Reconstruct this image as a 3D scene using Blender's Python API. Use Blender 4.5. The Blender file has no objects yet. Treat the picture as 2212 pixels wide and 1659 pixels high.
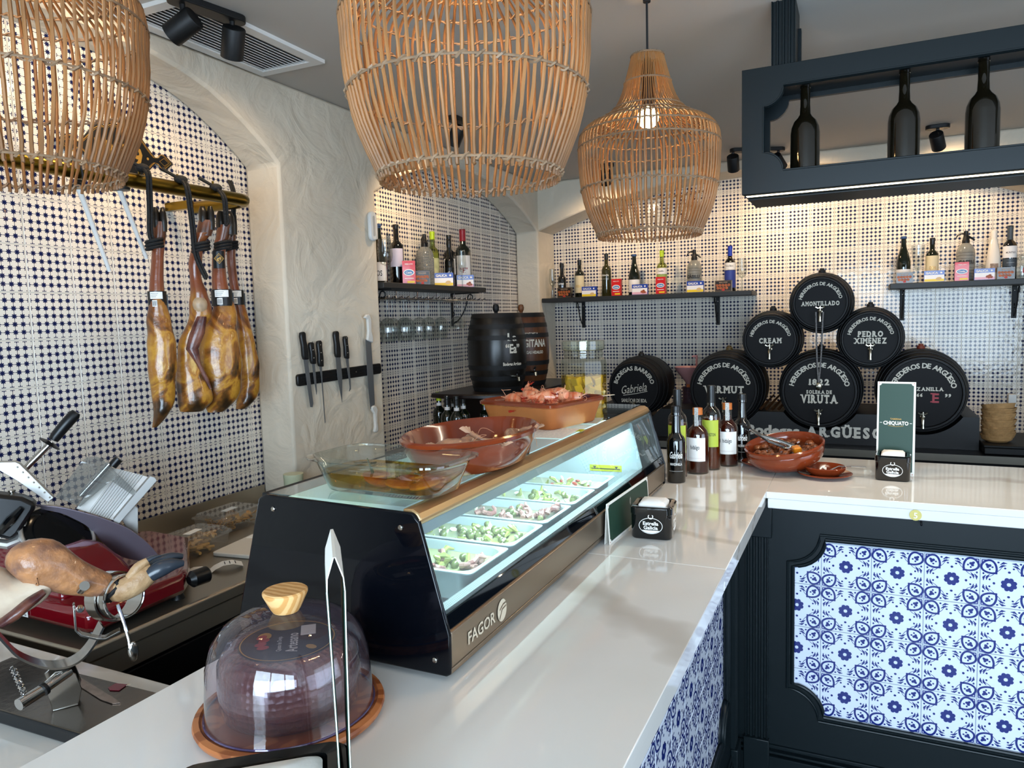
import bpy, bmesh, math, random
from mathutils import Vector, Matrix, Euler
PI = math.pi; R = math.radians
S = bpy.context.scene; COL = S.collection
random.seed(7)
# ---------------------------------------------------------------- camera
cam_d = bpy.data.cameras.new('camera'); cam = bpy.data.objects.new('camera', cam_d); COL.objects.link(cam); S.camera = cam
cam_d.sensor_width = 36.0; cam_d.lens = 36*1577.567/2212; cam_d.clip_start = .02
_y, _p, _r = .445493, -.0890119, -.0277028
f = Vector((math.cos(_y)*math.cos(_p), math.sin(_y)*math.cos(_p), math.sin(_p)))
r0 = Vector((math.sin(_y), -math.cos(_y), 0)); u0 = r0.cross(f)
rr = math.cos(_r)*r0 + math.sin(_r)*u0; uu = -math.sin(_r)*r0 + math.cos(_r)*u0
cm = Matrix((rr, uu, -f)).transposed().to_4x4(); cm.translation = (0, 0, 1.65); cam.matrix_world = cm
# ---------------------------------------------------------------- colour management, world, large lights
S.view_settings.view_transform = 'Standard'; S.view_settings.look = 'None'
S.view_settings.exposure = 0.7; S.view_settings.gamma = 1; S.view_settings.use_curve_mapping = False
S.cycles.use_denoising = True; S.cycles.max_bounces = 8; S.cycles.transparent_max_bounces = 24
S.cycles.sample_clamp_indirect = 6; S.cycles.caustics_refractive = False; S.cycles.caustics_reflective = False
W = bpy.data.worlds.new('world'); S.world = W; W.use_nodes = True
W.node_tree.nodes['Background'].inputs[0].default_value = (.50, .68, 1, 1); W.node_tree.nodes['Background'].inputs[1].default_value = 1.6
def lamp(name, kind, loc, power, color, **k):
    d = bpy.data.lights.new(name, kind); d.energy = power; d.color = color
    o = bpy.data.objects.new(name, d); COL.objects.link(o); o.location = loc
    aim = k.pop('aim', None)
    for a, b in k.items(): setattr(d, a, b)
    if aim: o.rotation_euler = (Vector(aim)-Vector(loc)).to_track_quat('-Z', 'Y').to_euler()
    return o
# daylight through the shop windows behind and right of the camera
lamp('window_daylight', 'AREA', (-1.80, -.6, 1.50), 250, (.66, .80, 1), shape='RECTANGLE', size=3.2, size_y=1.9, aim=(0, -.6, 1.45))
lamp('side_window_daylight', 'AREA', (1.2, -3.05, 1.45), 26, (.74, .85, 1), shape='RECTANGLE', size=2.6, size_y=1.8, aim=(1.2, 0, 1.42))
# ---------------------------------------------------------------- materials
def lin(h):
    h = h.lstrip('#'); c = [int(h[i:i+2], 16)/255 for i in (0, 2, 4)]
    return tuple((x/12.92 if x <= .04045 else ((x+.055)/1.055)**2.4) for x in c)+(1,)
MATS = {}
def mat(name, col='#808080', rough=.5, metal=0, spec=.5, bump=0, bscale=40, var=0, vscale=8, col2=None, emit=0, trans=0, ior=1.45, coat=0, sss=0, stretch=(1,1,1), alpha=1, ecol=None, detail=4):
    if name in MATS: return MATS[name]
    m = bpy.data.materials.new(name); m.use_nodes = True; MATS[name] = m
    n = m.node_tree.nodes; l = m.node_tree.links; b = n['Principled BSDF']
    b.inputs['Base Color'].default_value = lin(col); b.inputs['Roughness'].default_value = rough; b.inputs['Metallic'].default_value = metal
    b.inputs['Specular IOR Level'].default_value = spec; b.inputs['Transmission Weight'].default_value = trans; b.inputs['IOR'].default_value = ior
    b.inputs['Coat Weight'].default_value = coat; b.inputs['Coat Roughness'].default_value = .05; b.inputs['Alpha'].default_value = alpha
    if sss: b.inputs['Subsurface Weight'].default_value = sss; b.inputs['Subsurface Scale'].default_value = .01
    if emit: b.inputs['Emission Color'].default_value = lin(ecol or col); b.inputs['Emission Strength'].default_value = emit
    if var or bump or col2:
        tc = n.new('ShaderNodeTexCoord'); mp = n.new('ShaderNodeMapping'); mp.inputs['Scale'].default_value = stretch
        l.new(tc.outputs['Object'], mp.inputs[0])
    if var or col2:
        t = n.new('ShaderNodeTexNoise'); t.inputs['Scale'].default_value = vscale; t.inputs['Detail'].default_value = detail; l.new(mp.outputs[0], t.inputs['Vector'])
        rp = n.new('ShaderNodeValToRGB'); c = lin(col); c2 = lin(col2) if col2 else tuple(x*(1-var) for x in c[:3])+(1,)
        rp.color_ramp.elements[0].color = c2; rp.color_ramp.elements[1].color = c
        rp.color_ramp.elements[0].position = .35; rp.color_ramp.elements[1].position = .65
        l.new(t.outputs[0], rp.inputs[0]); l.new(rp.outputs[0], b.inputs['Base Color'])
    if bump:
        t = n.new('ShaderNodeTexNoise'); t.inputs['Scale'].default_value = bscale; t.inputs['Detail'].default_value = 5; l.new(mp.outputs[0], t.inputs['Vector'])
        bp = n.new('ShaderNodeBump'); bp.inputs['Strength'].default_value = bump; bp.inputs['Distance'].default_value = .01
        l.new(t.outputs[0], bp.inputs['Height']); l.new(bp.outputs[0], b.inputs['Normal'])
    return m
def thin_glass(name, tint='#ffffff', refl=1.0, rough=.0, ior=1.45, haze=0.0, hazecol='#c8d8dc'):
    if name in MATS: return MATS[name]
    m = bpy.data.materials.new(name); m.use_nodes = True; MATS[name] = m
    n = m.node_tree.nodes; l = m.node_tree.links; n.remove(n['Principled BSDF']); out = n['Material Output']
    t = n.new('ShaderNodeBsdfTransparent'); t.inputs[0].default_value = lin(tint)
    g = n.new('ShaderNodeBsdfGlossy'); g.inputs['Roughness'].default_value = rough
    lw = n.new('ShaderNodeLayerWeight'); pw = n.new('ShaderNodeMath'); pw.operation = 'POWER'; pw.inputs[1].default_value = 4.5; l.new(lw.outputs['Facing'], pw.inputs[0])
    sc_ = n.new('ShaderNodeMath'); sc_.operation = 'MULTIPLY_ADD'; sc_.inputs[1].default_value = .85; sc_.inputs[2].default_value = .05; l.new(pw.outputs[0], sc_.inputs[0])
    mu = n.new('ShaderNodeMath'); mu.operation = 'MULTIPLY'; mu.inputs[1].default_value = refl; mu.use_clamp = True
    mx = n.new('ShaderNodeMixShader'); l.new(sc_.outputs[0], mu.inputs[0]); l.new(mu.outputs[0], mx.inputs[0])
    src = t
    if haze:
        d = n.new('ShaderNodeBsdfDiffuse'); d.inputs[0].default_value = lin(hazecol)
        m2 = n.new('ShaderNodeMixShader'); m2.inputs[0].default_value = haze; l.new(t.outputs[0], m2.inputs[1]); l.new(d.outputs[0], m2.inputs[2]); src = m2
    l.new(src.outputs[0], mx.inputs[1]); l.new(g.outputs[0], mx.inputs[2]); l.new(mx.outputs[0], out.inputs[0])
    return m
# ---------------------------------------------------------------- mesh builder
def T(x=0, y=0, z=0): return Matrix.Translation((x, y, z))
def RX(a): return Matrix.Rotation(R(a), 4, 'X')
def RY(a): return Matrix.Rotation(R(a), 4, 'Y')
def RZ(a): return Matrix.Rotation(R(a), 4, 'Z')
def SC(x, y, z): return Matrix.Diagonal((x, y, z, 1))
def align(a, b):
    a = Vector(a); b = Vector(b); q = (b-a).to_track_quat('Z', 'Y'); return T(*a) @ q.to_matrix().to_4x4()
class MB:
    def __init__(s): s.v = []; s.f = []; s.m = []; s.mi = 0
    def add(s, vs, fs, M=None):
        o = len(s.v); s.v += [tuple(M @ Vector(v)) if M else tuple(v) for v in vs]
        s.f += [tuple(i+o for i in q) for q in fs]; s.m += [s.mi]*len(fs); return s
    def slot(s, i): s.mi = i; return s
    def box(s, x0, x1, y0, y1, z0, z1, M=None, c=0):
        if c:
            P = [(x0+c, y0+c), (x1-c, y0+c), (x1-c, y1-c), (x0+c, y1-c)]; Q = [(x0, y0+c), (x0+c, y0), (x1-c, y0), (x1, y0+c), (x1, y1-c), (x1-c, y1), (x0+c, y1), (x0, y1-c)]
            O = [(x0+c, y0+c), (x0+c, y0+c), (x1-c, y0+c), (x1-c, y0+c), (x1-c, y1-c), (x1-c, y1-c), (x0+c, y1-c), (x0+c, y1-c)]
            vs = [(a, b, z0) for a, b in P]+[(a, b, z0+c) for a, b in Q]+[(a, b, z1-c) for a, b in Q]+[(a, b, z1) for a, b in P]
            fs = [(3, 2, 1, 0), (20, 21, 22, 23)]
            for i in range(8): j = (i+1) % 8; fs.append((4+i, 4+j, 12+j, 12+i))
            pm = [0, 0, 1, 1, 2, 2, 3, 3]
            for i in range(8):
                j = (i+1) % 8
                if pm[i] == pm[j]: fs.append((pm[i], 4+j, 4+i)); fs.append((20+pm[i], 12+i, 12+j))
                else: fs.append((pm[i], pm[j], 4+j, 4+i)); fs.append((20+pm[i], 12+i, 12+j, 20+pm[j]))
            return s.add(vs, fs, M)
        vs = [(x0, y0, z0), (x1, y0, z0), (x1, y1, z0), (x0, y1, z0), (x0, y0, z1), (x1, y0, z1), (x1, y1, z1), (x0, y1, z1)]
        return s.add(vs, [(3, 2, 1, 0), (4, 5, 6, 7), (0, 1, 5, 4), (1, 2, 6, 5), (2, 3, 7, 6), (3, 0, 4, 7)], M)
    def prism(s, poly, z0, z1, M=None):      # poly in xy, counter-clockwise
        n = len(poly); vs = [(a, b, z0) for a, b in poly]+[(a, b, z1) for a, b in poly]
        return s.add(vs, [tuple(range(n))[::-1], tuple(range(n, 2*n))]+[(i, (i+1) % n, n+(i+1) % n, n+i) for i in range(n)], M)
    def lathe(s, prof, seg=24, M=None, cap=True, a0=0, a1=2*PI, sx=1, sy=1):
        full = abs(a1-a0-2*PI) < 1e-6; n = seg if full else seg+1
        vs = []; fs = []
        for r, z in prof:
            for i in range(n):
                a = a0+(a1-a0)*i/seg; vs.append((r*math.cos(a)*sx, r*math.sin(a)*sy, z))
        for k in range(len(prof)-1):
            for i in range(seg):
                j = (i+1) % n; fs.append((k*n+i, k*n+j, (k+1)*n+j, (k+1)*n+i))
        if cap and full:
            if prof[0][0] > 1e-6: fs.append(tuple(range(n))[::-1])
            if prof[-1][0] > 1e-6: fs.append(tuple((len(prof)-1)*n+i for i in range(n)))
        return s.add(vs, fs, M)
    def cyl(s, a, b, r, r2=None, seg=12):
        L = (Vector(b)-Vector(a)).length; return s.lathe([(r, 0), (r if r2 is None else r2, L)], seg, align(a, b))
    def tube(s, pts, r, seg=6, M=None, closed=False, cap=True, flat=1):
        P = [Vector(p) for p in pts]; n = len(P); rs = r if hasattr(r, '__len__') else [r]*n
        vs = []; fs = []; up = None
        for i, p in enumerate(P):
            t = (P[(i+1) % n]-P[i-1]) if closed else (P[min(i+1, n-1)]-P[max(i-1, 0)])
            if t.length < 1e-9: t = Vector((0, 0, 1))
            t.normalize()
            if up is None: up = Vector((0, 0, 1)) if abs(t.z) < .9 else Vector((1, 0, 0))
            a = t.cross(up)
            if a.length < 1e-6: a = t.orthogonal()
            a.normalize(); b = a.cross(t); up = b
            for k in range(seg):
                g = 2*PI*k/seg; vs.append(tuple(p+rs[i]*(a*math.cos(g)*flat+b*math.sin(g))))
        for i in range(n if closed else n-1):
            j = (i+1) % n
            for k in range(seg): q = (k+1) % seg; fs.append((i*seg+k, j*seg+k, j*seg+q, i*seg+q))
        if cap and not closed: fs.append(tuple(range(seg))); fs.append(tuple((n-1)*seg+k for k in range(seg))[::-1])
        return s.add(vs, fs, M)
    def loft(s, rings, closed=True, cap=True, M=None):
        n = len(rings[0]); vs = [p for q in rings for p in q]; fs = []
        for k in range(len(rings)-1):
            for i in range(n if closed else n-1): j = (i+1) % n; fs.append((k*n+i, k*n+j, (k+1)*n+j, (k+1)*n+i))
        if cap: fs.append(tuple(range(n))[::-1]); fs.append(tuple((len(rings)-1)*n+i for i in range(n)))
        return s.add(vs, fs, M)
    def sphere(s, c, r, seg=12, rings=8, sc=(1, 1, 1), M=None):
        pr = [(max(r*math.sin(PI*i/rings), 0), -r*math.cos(PI*i/rings)) for i in range(rings+1)]; pr[0] = (0, -r); pr[-1] = (0, r)
        return s.lathe(pr, seg, (M or Matrix()) @ T(*c) @ SC(*sc))
    def mesh(s, me, M=None):
        return s.add([v.co[:] for v in me.vertices], [tuple(p.vertices) for p in me.polygons], M)
    def data(s, name, mats, smooth=35):
        me = bpy.data.meshes.new(name); me.from_pydata(s.v, [], s.f)
        for m in (mats if isinstance(mats, (list, tuple)) else [mats]): me.materials.append(m)
        me.polygons.foreach_set('material_index', s.m)
        b = bmesh.new(); b.from_mesh(me); bmesh.ops.remove_doubles(b, verts=b.verts, dist=1e-6)
        bmesh.ops.recalc_face_normals(b, faces=b.faces); b.to_mesh(me); b.free()
        if smooth: me.shade_smooth(); me.set_sharp_from_angle(angle=R(smooth))
        me.update(); return me
def link(name, me, parent=None, M=None, bevel=0):
    o = bpy.data.objects.new(name, me); COL.objects.link(o)
    if parent: o.parent = parent
    if M is not None: o.matrix_basis = M
    if bevel:
        b = o.modifiers.new('bevel', 'BEVEL'); b.width = bevel; b.segments = 2; b.limit_method = 'ANGLE'; b.angle_limit = R(40)
    return o
def ob(name, mb, mats, parent=None, M=None, smooth=35, bevel=0, label=None):
    o = link(name, mb.data(name, mats, smooth), parent, M, bevel)
    if label: o['label'] = label
    return o
def tag(o, label, cat, group=None):
    o['label'] = label; o['category'] = cat
    if group: o['group'] = group
    return o
def thing(name, label, cat, M=None, group=None):
    o = bpy.data.objects.new(name, None); o.empty_display_size = .05; COL.objects.link(o)
    if M is not None: o.matrix_basis = M if isinstance(M, Matrix) else T(*M)
    return tag(o, label, cat, group)
def struct(o): o['kind'] = 'structure'; return o
def stuff(o): o['kind'] = 'stuff'; return o
def dup(o, M=None, label=None, group=None, parent=None):
    c = o.copy(); COL.objects.link(c)
    if parent: c.parent = parent
    if M is not None: c.matrix_basis = M if isinstance(M, Matrix) else T(*M)
    for ch in o.children: dup(ch, parent=c)
    if label: c['label'] = label
    if group: c['group'] = group
    return c
# ---------------------------------------------------------------- lettering
_txt = {}
def text_me(body, size=1, bold=0, shear=0, sx=1):
    k = (body, bold, shear)
    if k not in _txt:
        c = bpy.data.curves.new('lettering', 'FONT'); c.body = body; c.size = 1; c.offset = bold; c.shear = shear; c.resolution_u = 2; c.fill_mode = 'FRONT'
        o = bpy.data.objects.new('lettering', c); COL.objects.link(o)
        dg = bpy.context.evaluated_depsgraph_get(); dg.update(); me = bpy.data.meshes.new_from_object(o.evaluated_get(dg))
        bpy.data.objects.remove(o); bpy.data.curves.remove(c)
        xs = [v.co.x for v in me.vertices] or [0]
        _txt[k] = (([v.co[:] for v in me.vertices], [tuple(p.vertices) for p in me.polygons], min(xs), max(xs))); bpy.data.meshes.remove(me)
    return _txt[k]
def text(mb, body, M, h=.05, w=None, bold=.02, shear=0, lift=.0006, bend=0, cx=0):
    # h = cap height; centred on M's origin in its xy plane, facing +z ; w = fit width ; bend = radius of a cylinder (axis y) it wraps
    V, F, x0, x1 = text_me(body, 1, bold, shear); s = h/.73; sx = s
    if w: sx = w/max(x1-x0, 1e-6)
    P = []
    for v in V:
        x = (v[0]-(x0+x1)/2)*sx+cx; y = v[1]*s-h/2; z = lift
        if bend: a = x/bend; x, z = math.sin(a)*(bend+lift), math.cos(a)*(bend+lift)-bend
        P.append((x, y, z))
    return mb.add(P, F, M)
def serif(mb, body, M, h=.05, w=None, bold=.03, lift=.0006):
    # heavy display capitals with slab feet: the plain capital plus feet under and over its upright strokes
    tot = 0; L = []
    for ch in body:
        if ch == ' ': L.append((ch, .32)); tot += .32; continue
        V, F, x0, x1 = text_me(ch, 1, bold); L.append((ch, x1-x0+.16)); tot += x1-x0+.16
    s = h/.73; sx = (w/tot) if w else s; x = -tot/2
    for ch, a in L:
        if ch != ' ':
            V, F, x0, x1 = text_me(ch, 1, bold)
            mb.add([((v[0]-x0+x+.08)*sx, v[1]*s-h/2, lift) for v in V], F, M)
            for fx, ty in FEET.get(ch.upper(), []):
                cxx = (x+.08+fx*(x1-x0))*sx; yy = (-h/2) if ty == 0 else (h/2-h*.13)
                hw = .17*sx; mb.add([(cxx-hw, yy, lift*1.1), (cxx+hw, yy, lift*1.1), (cxx+hw, yy+h*.13, lift*1.1), (cxx-hw, yy+h*.13, lift*1.1)], [(0, 1, 2, 3)], M)
        x += a
FEET = {'A': [(.08, 0), (.92, 0)], 'M': [(.09, 0), (.91, 0), (.06, 1), (.94, 1)], 'N': [(.11, 0), (.11, 1), (.89, 1)], 'T': [(.5, 0)], 'I': [(.5, 0), (.5, 1)], 'L': [(.15, 1), (.15, 0)],
 'H': [(.12, 0), (.88, 0), (.12, 1), (.88, 1)], 'R': [(.15, 0), (.9, 0)], 'P': [(.15, 0)], 'E': [(.1, 0), (.1, 1)], 'V': [(.08, 1), (.92, 1)], 'U': [(.12, 1), (.88, 1)], 'Ü': [(.12, 1), (.88, 1)], 'D': [(.08, 0), (.08, 1)], 'K': [(.15, 0), (.15, 1)], 'X': [(.1, 0), (.9, 0), (.1, 1), (.9, 1)], '1': [(.55, 0)]}
def arc_text(mb, body, M, rad, h, a0, a1, bold=.02, lift=.0006, sx=1):
    # letters round a circle, from angle a0 to a1 (degrees, clockwise from a0), letter tops outwards
    ws = []
    for ch in body:
        if ch == ' ': ws.append(.38); continue
        V, F, x0, x1 = text_me(ch, 1, bold); ws.append(x1-x0+.13)
    tot = sum(ws); acc = 0; s = h/.73
    for ch, w in zip(body, ws):
        a = a0+(a1-a0)*(acc+w/2)/tot; acc += w
        if ch == ' ': continue
        V, F, x0, x1 = text_me(ch, 1, bold)
        mb.add([((v[0]-(x0+x1)/2)*s*sx, v[1]*s, lift) for v in V], F, M @ RZ(a-90) @ T(0, rad, 0))
# common materials
m_black = mat('black_plastic', '#0d0e10', .35, spec=.5)
m_blackm = mat('black_matt_metal', '#0f1012', .55, spec=.4)
m_steel = mat('brushed_steel', '#b9b4ab', .22, 1, bump=.03, bscale=30, stretch=(1, 40, 1))
m_chrome = mat('chrome', '#dcdcdc', .08, 1)
m_white = mat('white_print', '#e8e6e0', .5)
m_paper = mat('white_paper', '#eeece6', .7)
m_gold = mat('gold_print', '#c79a4a', .35, .6)
m_terra = mat('glazed_terracotta', '#7a3217', .14, coat=.4, var=.25, vscale=14)
m_glass = thin_glass('clear_glass', '#f4f7f5', 1.3)
m_glassd = thin_glass('drinking_glass', '#eef1f0', 1.6)
from mathutils.geometry import tessellate_polygon
def plate(mb, outer, holes, z0, z1, M=None):
    loops = [outer]+holes; pts = [p for L in loops for p in L]; n = len(pts)
    tri = tessellate_polygon([[Vector((a, b, 0)) for a, b in L] for L in loops])
    vs = [(a, b, z0) for a, b in pts]+[(a, b, z1) for a, b in pts]
    fs = [tuple(t) for t in tri]+[tuple(i+n for i in t) for t in tri]; o = 0
    for L in loops:
        k = len(L)
        for i in range(k): j = (i+1) % k; fs.append((o+i, o+j, n+o+j, n+o+i))
        o += k
    return mb.add(vs, fs, M)
def ribbon(mb, pts, w, z=.0004, M=None, closed=False):
    n = len(pts); vs = []
    for i, p in enumerate(pts):
        a = pts[(i+1) % n] if closed or i < n-1 else p; b = pts[i-1] if closed or i > 0 else p
        dx, dy = a[0]-b[0], a[1]-b[1]; L = math.hypot(dx, dy) or 1; ww = w[i] if hasattr(w, '__len__') else w
        vs += [(p[0]-dy/L*ww/2, p[1]+dx/L*ww/2, z), (p[0]+dy/L*ww/2, p[1]-dx/L*ww/2, z)]
    return mb.add(vs, [(2*i, 2*i+1, (2*i+3) % (2*n), (2*i+2) % (2*n)) for i in range(n if closed else n-1)], M)
def blob(mb, x, y, rx, ry, rot=0, z=.0004, n=10, M=None):
    c, s = math.cos(R(rot)), math.sin(R(rot)); P = []
    for i in range(n):
        a = 2*PI*i/n; p, q = rx*math.cos(a), ry*math.sin(a); P.append((x+p*c-q*s, y+p*s+q*c, z))
    return mb.add(P, [tuple(range(n))], M)
def rrect(x0, x1, y0, y1, r, n=5):
    P = []
    for cx, cy, a in ((x1-r, y0+r, -90), (x1-r, y1-r, 0), (x0+r, y1-r, 90), (x0+r, y0+r, 180)):
        for i in range(n+1): t = R(a+90*i/n); P.append((cx+r*math.cos(t), cy+r*math.sin(t)))
    return P
LW = RX(90); BW = RZ(-90) @ RX(90)          # tile frames: facing -Y, facing -X
CEIL = 2.658
m_plaster = mat('trowelled_plaster', '#d6cbb8', .8, var=.12, vscale=2.5, detail=6)
def plaster_bump(m, k=.34):
    n = m.node_tree.nodes; l = m.node_tree.links; tc = n.new('ShaderNodeTexCoord')
    a = n.new('ShaderNodeTexNoise'); a.inputs['Scale'].default_value = 5; a.inputs['Detail'].default_value = 7; a.inputs['Distortion'].default_value = 1.4; l.new(tc.outputs['Object'], a.inputs[0])
    v = n.new('ShaderNodeTexVoronoi'); v.feature = 'DISTANCE_TO_EDGE'; v.inputs['Scale'].default_value = 4.2
    w = n.new('ShaderNodeTexNoise'); w.inputs['Scale'].default_value = 3; l.new(tc.outputs['Object'], w.inputs[0])
    mx = n.new('ShaderNodeMix'); mx.data_type = 'VECTOR'; mx.inputs[0].default_value = .35; l.new(tc.outputs['Object'], mx.inputs[4]); l.new(w.outputs[1], mx.inputs[5]); l.new(mx.outputs[1], v.inputs[0])
    rp = n.new('ShaderNodeValToRGB'); rp.color_ramp.elements[1].position = .07; l.new(v.outputs[0], rp.inputs[0])
    ad = n.new('ShaderNodeMath'); ad.operation = 'MULTIPLY_ADD'; ad.inputs[1].default_value = .05; l.new(rp.outputs[0], ad.inputs[0]); l.new(a.outputs[0], ad.inputs[2])
    bp = n.new('ShaderNodeBump'); bp.inputs['Strength'].default_value = k; bp.inputs['Distance'].default_value = .05; l.new(ad.outputs[0], bp.inputs['Height']); l.new(bp.outputs[0], n['Principled BSDF'].inputs['Normal'])
plaster_bump(m_plaster)
m_ceil = mat('ceiling_paint', '#bab4ac', .85, bump=.05, bscale=3)
m_grout = mat('white_grout', '#d9d4ca', .8)
m_floor = mat('dark_floor_tile', '#2c2926', .35, var=.3, vscale=2)
# ---- arches
A1 = [(0, 2.32), (.06, 2.37), (.165, 2.44), (.25, 2.488), (.337, 2.53), (.452, 2.566), (.6, 2.592), (.85, 2.607), (1.2, 2.612)]
arch1 = [(x, z) for x, z in A1]+[(2.4-x, z) for x, z in A1[-2::-1]]
def seg_arch(c, a, z0, rise, n=20):
    Rr = (a*a+rise*rise)/(2*rise); return [(c-a+2*a*i/n, z0+math.sqrt(max(Rr*Rr-(a-2*a*i/n)**2, 0))-(Rr-rise)) for i in range(n+1)]
arch2 = seg_arch(4.095, 1.025, 2.296, .27); arch3 = seg_arch(.62, 1.575, 2.30, .295, 30)
def arch_z(A, x):
    for (a, b), (c, d) in zip(A, A[1:]):
        if a <= x <= c: return b+(d-b)*(x-a)/(c-a)
    return 0
poly = [(-3, 0), (0, 0)]+arch1+[(2.4, 0), (3.07, 0)]+arch2+[(5.12, 0), (5.7, 0), (5.7, CEIL), (-3, CEIL)]
wl = struct(ob('wall_left', MB().prism(poly, 0, .186, T(0, 2.381, 0) @ RX(90)), m_plaster, bevel=.012, smooth=30))
poly = [(-2.30, 2.3)]+[(-y, z) for y, z in arch3[::-1]]+[(.955, 0), (3.2, 0), (3.2, CEIL), (-2.30, CEIL)]
wb = struct(ob('wall_back', MB().prism(poly, 0, .30, T(5.43, 0, 0) @ BW), m_plaster, bevel=.012, smooth=30))
def star_mat():
    m = mat('star_tile_glaze', '#e2d9cb', .09, spec=.32); n = m.node_tree.nodes; l = m.node_tree.links
    tc = n.new('ShaderNodeTexCoord'); sp = n.new('ShaderNodeSeparateXYZ'); l.new(tc.outputs['Object'], sp.inputs[0])
    def mth(op, a, b=None, c=None):
        k = n.new('ShaderNodeMath'); k.operation = op
        for i, q in enumerate((a, b, c)):
            if q is None: continue
            if isinstance(q, (int, float)): k.inputs[i].default_value = q
            else: l.new(q, k.inputs[i])
        return k.outputs[0]
    def cell(o): return mth('SUBTRACT', mth('FRACT', mth('MULTIPLY_ADD', o, 40, 20.5)), .5)
    u, v = cell(sp.outputs[0]), cell(sp.outputs[1])
    a = mth('ARCTAN2', v, u); rad = mth('SQRT', mth('ADD', mth('MULTIPLY', u, u), mth('MULTIPLY', v, v)))
    lim = mth('MULTIPLY_ADD', mth('POWER', mth('ABSOLUTE', mth('COSINE', mth('MULTIPLY', a, 4))), .8), .17, .185)
    star = mth('LESS_THAN', rad, lim); ln = mth('LESS_THAN', mth('MINIMUM', mth('ABSOLUTE', u), mth('ABSOLUTE', v)), .03)
    pat = mth('MAXIMUM', star, ln)
    inn = mth('LESS_THAN', mth('MAXIMUM', mth('ABSOLUTE', sp.outputs[0]), mth('ABSOLUTE', sp.outputs[1])), .0712)
    pat = mth('MULTIPLY', pat, inn)
    mx = n.new('ShaderNodeMix'); mx.data_type = 'RGBA'; l.new(pat, mx.inputs[0]); mx.inputs[6].default_value = lin('#e2d9cb'); mx.inputs[7].default_value = lin('#161d45')
    l.new(mx.outputs[2], n['Principled BSDF'].inputs['Base Color'])
    t = n.new('ShaderNodeTexNoise'); t.inputs['Scale'].default_value = 30; l.new(tc.outputs['Object'], t.inputs[0])
    bp = n.new('ShaderNodeBump'); bp.inputs['Strength'].default_value = .12; bp.inputs['Distance'].default_value = .01; l.new(t.outputs[0], bp.inputs['Height']); l.new(bp.outputs[0], n['Principled BSDF'].inputs['Normal'])
    return m
m_star = star_mat()
tile_me = MB().box(-.0742, .0742, -.0742, .0742, -.004, .0, c=.0009).data('star_tile', m_star)
def tiles(parent, F, origin, us, vs, test, me, ax):
    for i in us:
        for j in vs:
            u, v = ax(i, j)
            if test(u, v):
                jt = (random.random()-.5)
                link('tile', me, parent, origin(u, v) @ F @ RX(jt*.5) @ RY((random.random()-.5)*.5))
w = struct(ob('wall_left_niche', MB().box(-.1, 3.0, 2.389, 2.6, 0, CEIL), m_grout))
tiles(w, LW, lambda u, v: T(u, 2.385, v), range(-7, 7), range(-2, 10), lambda u, v: v-.09 < arch_z(arch1, min(max(u, 0), 2.4)) and u < 2.46, tile_me, lambda i, j: (1.4532+.075+.15*i, 1.1754+.075+.15*j))
w = struct(ob('wall_left_shelf_niche', MB().box(3.005, 5.434, 2.389, 2.6, 0, CEIL), m_grout))
tiles(w, LW, lambda u, v: T(u, 2.385, v), range(0, 14), range(-2, 10), lambda u, v: v-.09 < arch_z(arch2, min(max(u, 3.07), 5.12)), tile_me, lambda i, j: (3.135+.15*i, 1.2125+.075+.15*j))
w = struct(ob('wall_back_niche', MB().box(5.438, 5.7, -3.2, 2.385, 0, CEIL), m_grout))
tiles(w, BW, lambda u, v: T(5.434, u, v), range(-4, 18), range(-5, 7), lambda u, v: v-.09 < arch_z(arch3, min(max(u, -.955), 2.19)) and u > -1.03, tile_me, lambda i, j: (1.6647-.075-.15*i, 1.6013+.075+.15*j))
struct(ob('ceiling', MB().box(-3.2, 5.7, -3.4, 2.6, CEIL, CEIL+.1), m_ceil))
struct(ob('floor', MB().box(-3.2, 5.7, -3.4, 2.6, -.1, 0), m_floor))
def holed_wall(name, M, w0, w1, hx0, hx1, hz0, hz1, wname):
    b = MB(); plate(b, [(w0, 0), (w1, 0), (w1, CEIL), (w0, CEIL)], [[(hx0, hz0), (hx0, hz1), (hx1, hz1), (hx1, hz0)]], 0, .15, M)
    struct(ob(name, b, mat('dark_panelled_wall', '#20282b', .6) if 'front' in name else m_plaster))
    fr = MB()
    for x in (hx0, (hx0*2+hx1)/3, (hx0+hx1*2)/3, hx1-.06): fr.box(x, x+.06, hz0, hz1, .03, .09, M)
    for z in (hz0, hz1-.06): fr.box(hx0, hx1, z, z+.06, .03, .09, M)
    o = struct(ob(wname, fr, m_black)); 
    struct(ob('pane', MB().box(hx0, hx1, hz0, hz1, .055, .06, M), m_glass, o))
holed_wall('wall_front', T(-1.75, 0, 0) @ RZ(90) @ RX(90) , -3.2, 2.19, -2.2, 1.0, .5, 2.45, 'window_1')
holed_wall('wall_right', T(0, -3.2, 0) @ RX(90), -3, 5.7, -.1, 2.5, .5, 2.35, 'window_2')
# ---- ceiling vent
vt = struct(bpy.data.objects.new('trim_1', None)); COL.objects.link(vt); vt.matrix_basis = T(1.99, 2.015, CEIL-.008) @ RZ(1.0)
vt['label'] = 'white slatted air vent in the ceiling'
b = MB(); plate(b, [(-.33, -.155), (.33, -.155), (.33, .155), (-.33, .155)], [[(-.29, -.115), (-.29, .115), (.29, .115), (.29, -.115)]], -.006, .008); ob('vent_frame', b, mat('vent_white', '#dcdad6', .5), vt)
ob('vent_duct', MB().box(-.29, .29, -.115, .115, .006, .007), mat('duct_grey', '#6e6c69', .7), vt)
sl = MB().box(-.29, .29, -.0082, .0082, -.0010, .0010).data('slat', MATS['vent_white'])
for i in range(12): link('slat', sl, vt, T(0, -.104+i*.0190, 0) @ RX(24))
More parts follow.
